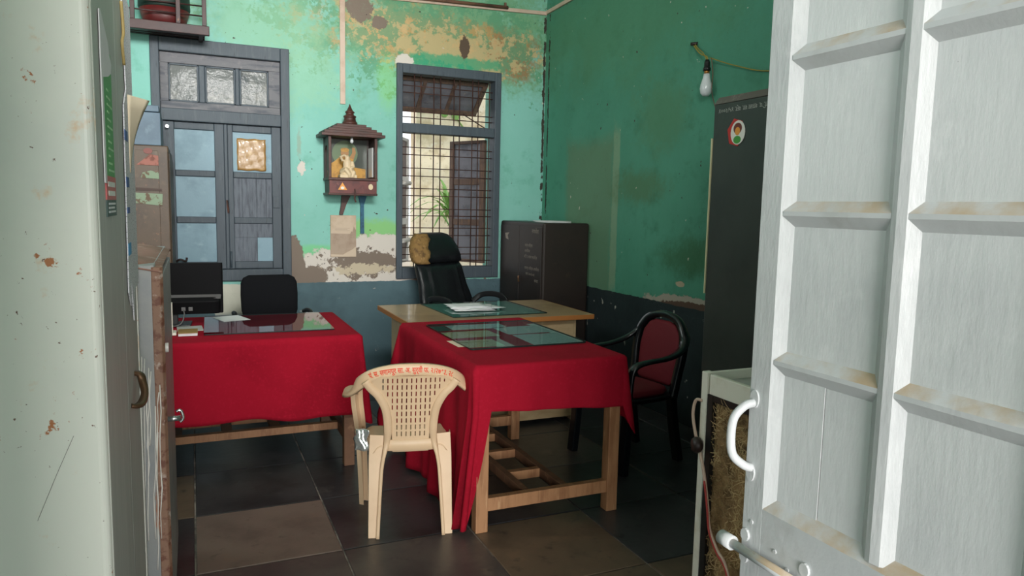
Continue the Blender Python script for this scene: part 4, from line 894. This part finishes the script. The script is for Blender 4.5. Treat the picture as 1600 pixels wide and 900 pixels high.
# ------------------------------------------------------------------ executive chair behind the desk
t = thing('executive_chair', 'high-backed black leather executive chair with torn brown headrest corner', 'chair', (2.20, 5.90, 0), math.radians(202), world=False)
MB().loft([ring(0, .02, .42, .2, .2), ring(0, .02, .45, .26, .25), ring(0, .02, .52, .265, .255), ring(0, .02, .55, .22, .21)]).build('seat', 'black_leather', t)
lean = .40
def yb_(z): return -.20-lean*(z-.5)
rings = []
for k in range(15):
    z = .50+.56*k/14; hw = .280+.025*math.sin(PI*min(1, k/9)) - .02*(k/14); e = .5 if k in (0, 14) else 1
    rg = []
    for (x, y, zz) in ring(0, yb_(z), z, hw*(.93+.07*e), .055*e, 64, 4):
        if y > yb_(z) and abs(x) < .17: y += .018*abs(math.sin(x*52))*(1 if .1 < k/14 < .95 else 0)
        rg.append((x, y, zz))
    rings.append(rg)
MB().loft(rings).build('backrest', 'black_leather', t)
rings = []
for z, hw, hy in ((1.055, .235, .035), (1.07, .268, .06), (1.12, .272, .072), (1.20, .258, .07), (1.27, .222, .06), (1.31, .18, .04), (1.325, .12, .02)): rings.append(ring(0, yb_(z)+.012, z, hw, hy, 32, 3.2))
MB().loft(rings).build('headrest', 'black_leather', t)
HR = ((1.050, .238, .040), (1.07, .268, .06), (1.12, .272, .072), (1.20, .258, .07), (1.27, .222, .06), (1.315, .175, .036))
rows = []
for k in range(21):
    f = k/20*(len(HR)-1); i0 = min(int(f), len(HR)-2); u = f-i0; z, hw, hy = (HR[i0][q]+(HR[i0+1][q]-HR[i0][q])*u for q in range(3)); row = []
    for q in range(19):
        lim = 1.12+.22*k/20+.05*math.sin(k*.9)+.025*math.sin(k*2.1); a = (q/18*2-1)*lim; c = math.cos(a); sn = math.sin(a)
        g = 1.035+.02*math.sin(q*1.9+k*1.3)
        row.append((hw*g*math.copysign(abs(c)**.625, c), yb_(z)+.012+(hy+.006)*g*math.copysign(abs(sn)**.625, sn), z))
    rows.append(row)
pt = MB().add([v for r_ in rows for v in r_], [(a*19+b, a*19+b+1, (a+1)*19+b+1, (a+1)*19+b) for a in range(20) for b in range(18)], True).build('torn_foam', 'foam_brown', t, solid=.008); pt['label'] = 'torn brown foam showing through the headrest corner'
for s in (-1, 1):
    ap = smooth_path([(s*.25, .12, .47), (s*.31, .14, .52), (s*.325, .15, .70), (s*.32, .12, .765), (s*.315, -.02, .785), (s*.30, -.16, .76), (s*.25, -.215, .70)])
    MB().sweep(ap, [(-.024, -.012), (.024, -.012), (.024, .012), (-.024, .012)], (s, 0, 0), True).build('armrest', 'black_plastic', t, .004)
MB().lathe([(.03, .10), (.03, .42), (0, .42)], (0, 0, 0), 14).build('column', 'black_plastic', t)
for k in range(5):
    a = 2*PI*k/5; MB().bar((0, 0, .10), (.30*math.cos(a), .30*math.sin(a), .075), .05, .03).build('base_leg', 'black_plastic', t, .004)
    MB().tube([(.3*math.cos(a)-.02*math.sin(a), .3*math.sin(a)+.02*math.cos(a), .03), (.3*math.cos(a)+.02*math.sin(a), .3*math.sin(a)-.02*math.cos(a), .03)], .03, 14).build('caster', 'black_plastic', t)

# ------------------------------------------------------------------ beige plastic chair
t = thing('plastic_chair', 'beige moulded plastic armchair with slotted back and red lettering, back to the camera', 'chair', (.965, 3.41, 0), math.radians(-13), world=False)
def band_pt(a):
    """top band centre line: a from -1 (left arm front) over the back (0) to 1 (right arm front)"""
    s = abs(a); sg = 1 if a >= 0 else -1
    key = [(0, -.240, .812), (.10, -.236, .806), (.19, -.214, .780), (.252, -.165, .732), (.282, -.09, .678), (.288, .02, .648), (.284, .13, .640), (.270, .205, .632)]
    f = s*(len(key)-1); i = min(int(f), len(key)-2); u = f-i
    P_ = [Vector(k_) for k_ in (key[max(i-1, 0)] if i > 0 else (-key[1][0], key[1][1], key[1][2]), key[i], key[i+1], key[min(i+2, len(key)-1)])]
    b = .5*((2*P_[1])+(P_[2]-P_[0])*u+(2*P_[0]-5*P_[1]+4*P_[2]-P_[3])*u*u+(3*P_[1]-P_[0]-3*P_[2]+P_[3])*u**3)
    return Vector((sg*b.x, b.y, b.z))
NB = 56; apts = [band_pt(-1+2*i/NB) for i in range(NB+1)]
def band_frame(i):
    a = abs(-1+2*i/NB); w = min(1, max(0, (a-.30)/.4)); w = w*w*(3-2*w)     # 0 back: face vertical; 1 arm: face horizontal
    p = apts[i]; outw = Vector((p.x, p.y-.02, 0)).normalized()
    up = Vector((0, -.22, 1)).normalized()
    n = (outw*(1-w)+Vector((0, 0, 1))*w).normalized()         # face normal (outside/top)
    return n, w
rings = []
for i in range(NB+1):
    p = apts[i]; tt = (apts[min(i+1, NB)]-apts[max(i-1, 0)]).normalized(); n, w = band_frame(i)
    n = (n-tt*n.dot(tt)).normalized(); wd_ = tt.cross(n).normalized()
    if wd_.z < 0 and w < .5: pass
    h = .027*(1-w)+.034*w
    if wd_.z > 0 or (w >= .5): pass
    pr = [(-h-.004, -.012), (-h, .0), (-h*.6, .004), (0, .0055), (h*.6, .004), (h, 0), (h+.004, -.014), (h-.003, -.010), (h*.5, -.004), (0, -.002), (-h*.5, -.004), (-h+.003, -.009)]
    rings.append([p+wd_*a_+n*b_ for a_, b_ in pr])
MB().loft(rings).build('arm_band', 'chair_beige', t)
# slotted back panel
def hw_back(z):
    k = [(.40, .085), (.484, .088), (.572, .094), (.63, .104), (.687, .132), (.72, .157), (.752, .185), (.775, .165), (.80, .09), (.81, .03)]
    for (z0, w0), (z1, w1) in zip(k, k[1:]):
        if z0 <= z <= z1: u = (z-z0)/(z1-z0); u = u*u*(3-2*u)*.5+u*.5; return w0+(w1-w0)*u
    return k[0][1] if z < .4 else k[-1][1]
def yback(x, z): return -.165-.10*max(0, (z-.42))/.38*(.55+.45*min(1, (z-.42)/.38))+.55*x*x+.012
mb = MB(); xs = []; NC = 17; sp_ = .0218
for c in range(-NC//2, NC//2+2): xs += [(c*sp_-.0027, 0), (c*sp_+.0027, 1)]
zs = []; z = .395
while z < .80: zs += [(z, 0), (z+.0095, 1)]; z += .0345
xv = [x for x, _ in xs]; zv = [z_ for z_, _ in zs]
vid = {}; 
def vv(i, j):
    if (i, j) not in vid:
        z_ = zv[j]; w = hw_back(z_); x = max(-w, min(w, xv[i])); vid[(i, j)] = len(mb.v); mb.v.append((x, yback(x, z_), z_))
    return vid[(i, j)]
for j in range(len(zv)-1):
    for i in range(len(xv)-1):
        w = min(hw_back(zv[j]), hw_back(zv[j+1]))
        if xv[i+1] <= -w and xv[i] <= -max(hw_back(zv[j]), hw_back(zv[j+1])): 
            if xv[i+1] <= -max(hw_back(zv[j]), hw_back(zv[j+1])): continue
        if xv[i] >= max(hw_back(zv[j]), hw_back(zv[j+1])): continue
        if i % 2 == 0 and j % 2 == 1 and abs(xv[i])+.010 < w and zv[j] > .44 and zv[j] < .785: continue
        f = [vv(i, j), vv(i+1, j), vv(i+1, j+1), vv(i, j+1)]
        if len({mb.v[q] for q in f}) < 3: continue
        mb.f.append(tuple(f)); mb.sm.append(False)
mb.build('back_panel', 'chair_beige', t, solid=.004)
# ribs either side of the panel running down into the back legs
for s in (-1, 1):
    key = [(.212, .758), (.184, .72), (.153, .687), (.123, .63), (.111, .572), (.107, .50), (.112, .44)]
    low_ = [(.124, -.168, .39), (.136, -.172, .32), (.143, -.186, .22), (.150, -.207, .10), (.155, -.226, .0)]
    pts = smooth_path([(s*x, yback(x, z_)-.006, z_) for x, z_ in key]+[(s*x, y-.004, z_) for x, y, z_ in low_], 4); NR = len(pts)-1
    def rprof(i):
        w = .021 if i < NR*.45 else .021-.012*min(1, (i/NR-.45)/.2)
        return [(-w, -.006), (-w*.8, .007), (w*.8, .007), (w, -.006), (w*.65, -.002), (-w*.65, -.002)]
    MB().sweep(pts, rprof, (0, -1, 0), True).build('back_rib', 'chair_beige', t)
    # back leg: open channel, gently bowed
    lk = [(.158, -.145, .478), (.166, -.158, .37), (.170, -.178, .25), (.174, -.200, .12), (.178, -.222, .0)]
    lp = smooth_path([(s*x, y, z_) for x, y, z_ in lk], 5); NL = len(lp)-1
    def lprof(i):
        w = .034-.013*i/NL; d = .034-.008*i/NL; th = .004
        return [(-w, 0), (w, 0), (w, -d), (w-th, -d), (w-th*1.2, -th), (-w+th*1.2, -th), (-w+th, -d), (-w, -d)]
    MB().sweep(lp, lprof, (0, -1, 0), False).build('leg', 'chair_beige', t, .0015, 1)
    # front leg and arm post
    fk = [(.272, .17, .635), (.268, .178, .55), (.255, .182, .44), (.246, .19, .30), (.240, .20, .15), (.236, .214, .0)]
    fp = smooth_path([(s*x, y, z_) for x, y, z_ in fk], 5); NFp = len(fp)-1
    def fprof(i):
        w = .042-.016*i/NFp; d = .026; th = .004
        return [(-w, 0), (w, 0), (w, -d), (w-th, -d), (w-th*1.2, -th), (-w+th*1.2, -th), (-w+th, -d), (-w, -d)]
    MB().sweep(fp, fprof, (s, .55, 0), False).build('leg', 'chair_beige', t, .0015, 1)
def seat_pt(u, v):
    x = (u-.5)*2; y = (v-.5)*2; hx = .203+.026*y
    ed = max(abs(x), abs(y)); z_ = .425-.012*(1-x*x)*(1-y*y)
    if abs(x) > .86: z_ -= (abs(x)-.86)/.14*.035
    if y > .86: z_ -= (y-.86)/.14*.03
    return (x*hx, y*.185+.03, z_)
MB().grid(20, 20, seat_pt).build('seat', 'chair_beige', t, solid=.005)
MB().sweep([(x, yback(x, .44)-.004, .428) for x in [-.112+.224*i/14 for i in range(15)]], [(-.03, -.003), (.03, -.003), (.026, .004), (-.026, .004)], (0, -1, 0), True).build('rear_skirt', 'chair_beige', t)
for s in (-1, 1): MB().sweep([(s*.186, -.12, .405), (s*.203, 0, .40), (s*.226, .17, .40)], [(-.028, -.003), (.028, -.003), (.028, .003), (-.028, .003)], (s, 0, 0), True).build('side_skirt', 'chair_beige', t)
fm = MB().grid(8, 8, lambda u, v: (-.262+.062*u+.006*math.sin(v*9), -.135-.02*u+.008*math.sin(u*7+v*4), .405+.105*v), True).build('film_wrap', 'film_clear', t, solid=.002)
fm['label'] = 'shiny clear plastic film wrapped at the seat corner'
def band_map(x, y):
    a = x/.62; i = (a+1)/2*NB; i0 = max(0, min(NB-1, int(i))); u = i-i0
    p = apts[i0].lerp(apts[i0+1], u); tt = (apts[i0+1]-apts[i0]).normalized(); n, w = band_frame(min(NB, int(round(i)))); n = (n-tt*n.dot(tt)).normalized()
    wd_ = tt.cross(n).normalized()
    if wd_.z < 0: wd_ = -wd_
    return p+wd_*(y-.009)+n*.0072
lt = text_mesh('पं. स. सगामपूर सा. अ. सुर्वी फ. २।२७१३. २८', .034, lambda x, y: (x, y, 0), .022)
x_ = max(abs(v[0]) for v in lt.v); lt.v = [tuple(band_map(v[0]*.178/x_, v[1])) for v in lt.v]; lt = lt.build('lettering', 'ink_red', t, fix=False); lt['kind'] = 'stuff'
lt['label'] = 'red hand-painted lettering along the top band'

# ------------------------------------------------------------------ black chair with red cushions by the side wall
t = thing('cushioned_armchair', 'black plastic armchair with red seat and back cushions by the dark side wall', 'chair', (2.51, 3.79, 0), math.radians(97), world=False)
MB().loft([ring(0, .01, .40, .21, .21, 24, 4), ring(0, .01, .425, .225, .225, 24, 4), ring(0, .01, .435, .22, .22, 24, 4)]).build('seat_frame', 'chair_black', t)
MB().loft([ring(0, .015, .435, .195, .195, 28, 4), ring(0, .015, .455, .205, .205, 28, 4), ring(0, .015, .475, .195, .195, 28, 4), ring(0, .015, .485, .15, .15, 28, 3)]).build('seat_cushion', 'cushion_red', t)
bp = smooth_path([(-.19, -.19, .40), (-.20, -.215, .55), (-.212, -.235, .68), (-.20, -.255, .79), (-.13, -.272, .875), (0, -.28, .905), (.13, -.272, .875), (.20, -.255, .79), (.212, -.235, .68), (.20, -.215, .55), (.19, -.19, .40)], 5)
MB().sweep(bp, [(-.018, -.024), (.018, -.024), (.022, 0), (.018, .024), (-.018, .024), (-.022, 0)], (0, 1, .15), True).build('back_frame', 'chair_black', t)
rings = []
for z_, hw_, hy_ in ((.47, .14, .01), (.49, .165, .018), (.60, .175, .022), (.70, .18, .022), (.79, .165, .02), (.845, .12, .015), (.865, .07, .008)): rings.append(ring(0, -.205-.15*(z_-.45), z_, hw_, hy_, 28, 3))
MB().loft(rings).build('back_cushion', 'cushion_red', t)
MB().loft([ring(0, -.225-.15*.02, .46, .17, .008, 24, 4), ring(0, -.225-.15*.4, .86, .13, .008, 24, 4)]).build('back_shell', 'chair_black', t)
for s in (-1, 1):
    ap = smooth_path([(s*.17, -.268, .845), (s*.225, -.245, .775), (s*.262, -.17, .715), (s*.275, -.05, .685), (s*.275, .10, .675), (s*.268, .185, .655), (s*.262, .215, .60), (s*.255, .222, .45)], 5)
    MB().sweep(ap, [(-.026, -.010), (0, -.013), (.026, -.010), (.028, .006), (0, .014), (-.028, .006)], (s*.2, .15, 1) if False else (lambda i, n=len(ap), s=s: Vector((0, 0, 1)).lerp(Vector((0, 1, .15)), max(0, min(1, (i-n*.58)/(n*.22))))), True).build('armrest', 'chair_black', t)
    MB().sweep(smooth_path([(s*.255, .215, .46), (s*.25, .225, .25), (s*.255, .245, 0)], 4), [(-.03, -.024), (.03, -.024), (.03, .024), (-.03, .024)], (0, 1, 0)).build('leg', 'chair_black', t, .006)
    MB().sweep(smooth_path([(s*.19, -.18, .42), (s*.195, -.20, .25), (s*.205, -.245, 0)], 4), [(-.03, -.022), (.03, -.022), (.03, .022), (-.03, .022)], (0, 1, 0)).build('leg', 'chair_black', t, .006)

# ------------------------------------------------------------------ corner cupboard and dark almirah
t = thing('corner_cupboard', 'dark brown chest-high steel cupboard with chalked writing in the far corner', 'cupboard', (3.04, 6.18, 0))
B(2.815, 3.275, 5.69, 6.65, .05, 1.44).build('body', 'cupboard_brown', t, .018, 3)
B(2.808, 2.8145, 5.71, 6.18, .09, 1.40).build('door', 'cupboard_brown', t, .003)
B(2.808, 2.8145, 6.19, 6.63, .09, 1.40).build('door', 'cupboard_brown', t, .003)
MB().tube([(2.80, 6.15, .93), (2.79, 6.15, .93), (2.79, 6.15, .88), (2.80, 6.15, .88)], .008, 8).build('handle', 'handle_brown', t)
for x in (2.85, 3.24):
    for y in (5.73, 6.60): B(x-.02, x+.02, y-.02, y+.02, 0, .05).build('foot', 'cupboard_brown', t)
def face_x(xp, yc, zc): return lambda x, y: (xp, yc-x, zc+y)
text_mesh('गणवेश', .055, face_x(2.8065, 5.84, 1.34)).build('lettering', 'chalk', t, fix=False)['kind'] = 'stuff'
for k, (s_, yc) in enumerate((('सर्व शिक्षा', 5.97), ('अभियान', 6.0), ('जि. प. शाळा साहित्य', 5.93), ('', 0), ('समग्र शिक्षा अभियान', 5.90), ('सन २००३-०४', 5.93), ('कपाट', 5.80))):
    if s_: text_mesh(s_, .036, face_x(2.8065, yc, 1.215-.052*k)).build('lettering', 'chalk', t, fix=False)['kind'] = 'stuff'
MB().prism([(6.42, 1.33), (6.46, 1.30), (6.44, 1.26), (6.50, 1.27), (6.52, 1.32)], (2.8062, 0, 0), 'x', .002).build('paint_chip', 'chalk', t)
for k in range(3): tag(MB().prism(rr_rect(2.88+.04*k, 3.12+.05*k, 5.75+.1*k, 6.0+.1*k, .003, .2*k), (0, 0, 1.4415+.004*k), 'z', .003).build('file_folder', 'paper_white'), ('lowest grey-white paper file on top of the corner cupboard', 'middle grey-white paper file on top of the corner cupboard', 'topmost grey-white paper file on top of the corner cupboard')[k], 'file', 'files on the corner cupboard')

t = thing('dark_almirah', 'tall dark green-grey steel almirah with a round sticker beside the open door', 'cupboard', (2.98, 2.85, 0))
B(2.70, 3.272, 2.36, 3.335, .06, 2.165).build('body', 'almirah_green', t, .006)
MB().loft([[(2.698, 2.355, 2.165), (3.272, 2.355, 2.165), (3.272, 3.34, 2.165), (2.698, 3.34, 2.165)], [(2.72, 2.375, 2.205), (3.26, 2.375, 2.205), (3.26, 3.325, 2.205), (2.72, 3.325, 2.205)]], True, False).build('top_rim', 'almirah_rim', t, .003)
B(2.696, 2.706, 3.336, 3.345, 1.1, 1.98).build('edge_strip', 'edge_lit_cream', t)  # pale strip stands for light caught on the far edge
for x in (2.74, 3.23):
    for y in (2.4, 3.3): B(x-.025, x+.025, y-.025, y+.025, 0, .06).build('foot', 'almirah_green', t)
lt = text_mesh('जि. प. शाळा सा. क्र. ४५/२००४', .034, lambda x, y: (2.6985, 3.10+x, 2.135-y)).build('lettering', 'chalk_bright', t, fix=False); lt['label'] = 'white lettering painted upside down'; lt['kind'] = 'stuff'
s = thing('round_sticker', 'red and white round sticker stuck on the dark almirah', 'sticker', (2.699, 3.14, 1.995))
sc = (2.6985, 3.14, 1.998)
hexo = [(.070*math.cos(a), .078*math.sin(a)) for a in [2*PI*k/6+.25 for k in range(6)]]
MB().prism(hexo, (2.6975, 3.145, 1.998), 'x', .002).build('red_backing', 'sticker_red', s)
MB().disc((2.6965, 3.128, 1.996), .056, 'x', .0015, 24, 1, 1.15).build('white_disc', 'sticker_white', s)
MB().disc((2.6955, 3.13, 2.003), .020, 'x', .0015, 16, 1, 1.1).build('face_dot', 'sticker_orange', s)
MB().disc((2.6960, 3.13, 2.018), .033, 'x', .0015, 16, 1, .9).build('cap_dot', 'sticker_brown', s)
MB().disc((2.6948, 3.13, 1.958), .026, 'x', .0015, 16, 1.1, .8).build('leaf_dot', 'sticker_green', s)

# ------------------------------------------------------------------ desert cooler
CX = 1.75
t = thing('desert_cooler', 'cream metal desert cooler with brown straw pad beside the open door', 'cooler', (2.03, 1.85, 0))
def cbox(name, m, x0, x1, y0, y1, z0, z1, bv=.003): return B(x0, x1, y0, y1, z0, z1).build(name, m, t, bv)
cbox('corner_post', 'cooler_cream', CX-.004, CX+.03, 2.118, 2.15, 0, .972); cbox('corner_post', 'cooler_cream', CX-.004, CX+.03, 1.55, 1.582, 0, .972)
cbox('corner_post', 'cooler_cream', 2.28, 2.31, 2.118, 2.15, 0, .972); cbox('corner_post', 'cooler_cream', 2.28, 2.31, 1.55, 1.582, 0, .972)
cbox('top_beam', 'cooler_cream', CX, CX+.02, 1.582, 2.108, .892, .968); cbox('top_beam', 'cooler_cream', 2.29, 2.31, 1.582, 2.118, .892, .968)
cbox('top_beam', 'cooler_cream', CX+.03, 2.28, 2.128, 2.15, .892, .968); cbox('top_beam', 'cooler_cream', CX+.03, 2.28, 1.55, 1.57, .892, .968)
cbox('top_tray', 'steel_grey', CX+.02, 2.29, 1.57, 2.13, .925, .935, 0)
cbox('back_cover', 'black_plastic', CX+.05, 2.30, 1.57, 2.145, .06, .89, 0)
cbox('pad_backing', 'khus', CX+.022, CX+.05, 1.59, 2.09, .10, .875, 0)
cbox('gap_shadow_strip', 'black_plastic', CX+.001, CX+.02, 2.088, 2.1175, 0, .89, 0); cbox('gap_shadow_strip', 'black_plastic', CX+.002, CX+.02, 1.582, 2.088, .868, .8915, 0)  # black strips stand for the dark gap and the shadow under the beam
cbox('bottom_tank', 'cooler_cream', CX+.004, 2.30, 1.56, 2.12, .04, .13)
random.seed(5); mb = MB()
for k in range(2600):
    y = random.uniform(1.59, 2.085); z_ = random.uniform(.11, .865); L = random.uniform(.015, .055); an = random.gauss(0, .8)+(PI/2 if random.random() < .4 else 0)
    x = CX+random.uniform(.006, .022); d = Vector((random.uniform(-.25, .25), math.cos(an), math.sin(an))).normalized()*L; n_ = Vector((0, -d.z, d.y)).normalized()*random.uniform(.0006, .0014)
    p0 = Vector((x, y, z_)); p1 = p0+d*.5+Vector((-.004, 0, 0)); p2 = p0+d
    mb.add([p0-n_, p0+n_, p1+n_, p1-n_, p2+n_*.5, p2-n_*.5], [(0, 1, 2, 3), (3, 2, 4, 5)])
st = mb.build('straw_fibres', 'khus_light', t, fix=False); st['kind'] = 'stuff'
MB().lathe([(0, 0), (.018, 0), (.03, .01), (.032, .025), (.022, .038), (0, .04)], (0, 0, 0), 16).build('knob', 'knob_dark', t)
kn = [c for c in t.children if c.name.startswith('knob')][0]; kn.location = Vector((CX-.004, 2.128, .690))-Vector(t['_o'])+Vector(t['_o'])*0; kn.rotation_euler = (0, math.radians(-90), math.radians(-25))
for me_v in kn.data.vertices: me_v.co += Vector(t['_o'])
pts = smooth_path([(CX-.006, 2.14, .86), (CX-.014, 2.165, .855), (CX-.02, 2.17, .80), (CX-.02, 2.15, .73), (CX-.02, 2.115, .66), (CX-.02, 2.085, .58), (CX-.02, 2.06, .48), (CX-.022, 2.04, .40), (CX-.024, 1.99, .34), (CX-.03, 1.93, .30), (CX-.05, 1.85, .15), (CX-.08, 1.80, .012)])
tag(MB().tube(pts, .006, 8).build('power_cable', 'cable_pink'), 'pinkish power cable hanging down the front of the cooler', 'cable')
tag(MB().tube([Vector(p)+Vector((-.006, -.006, -.01)) for p in pts[30:]], .004, 8).build('power_cable', 'cable_red'), 'red flex running alongside the cooler cable', 'cable')

for o in bpy.data.objects:
    if '_o' in o: del o['_o']
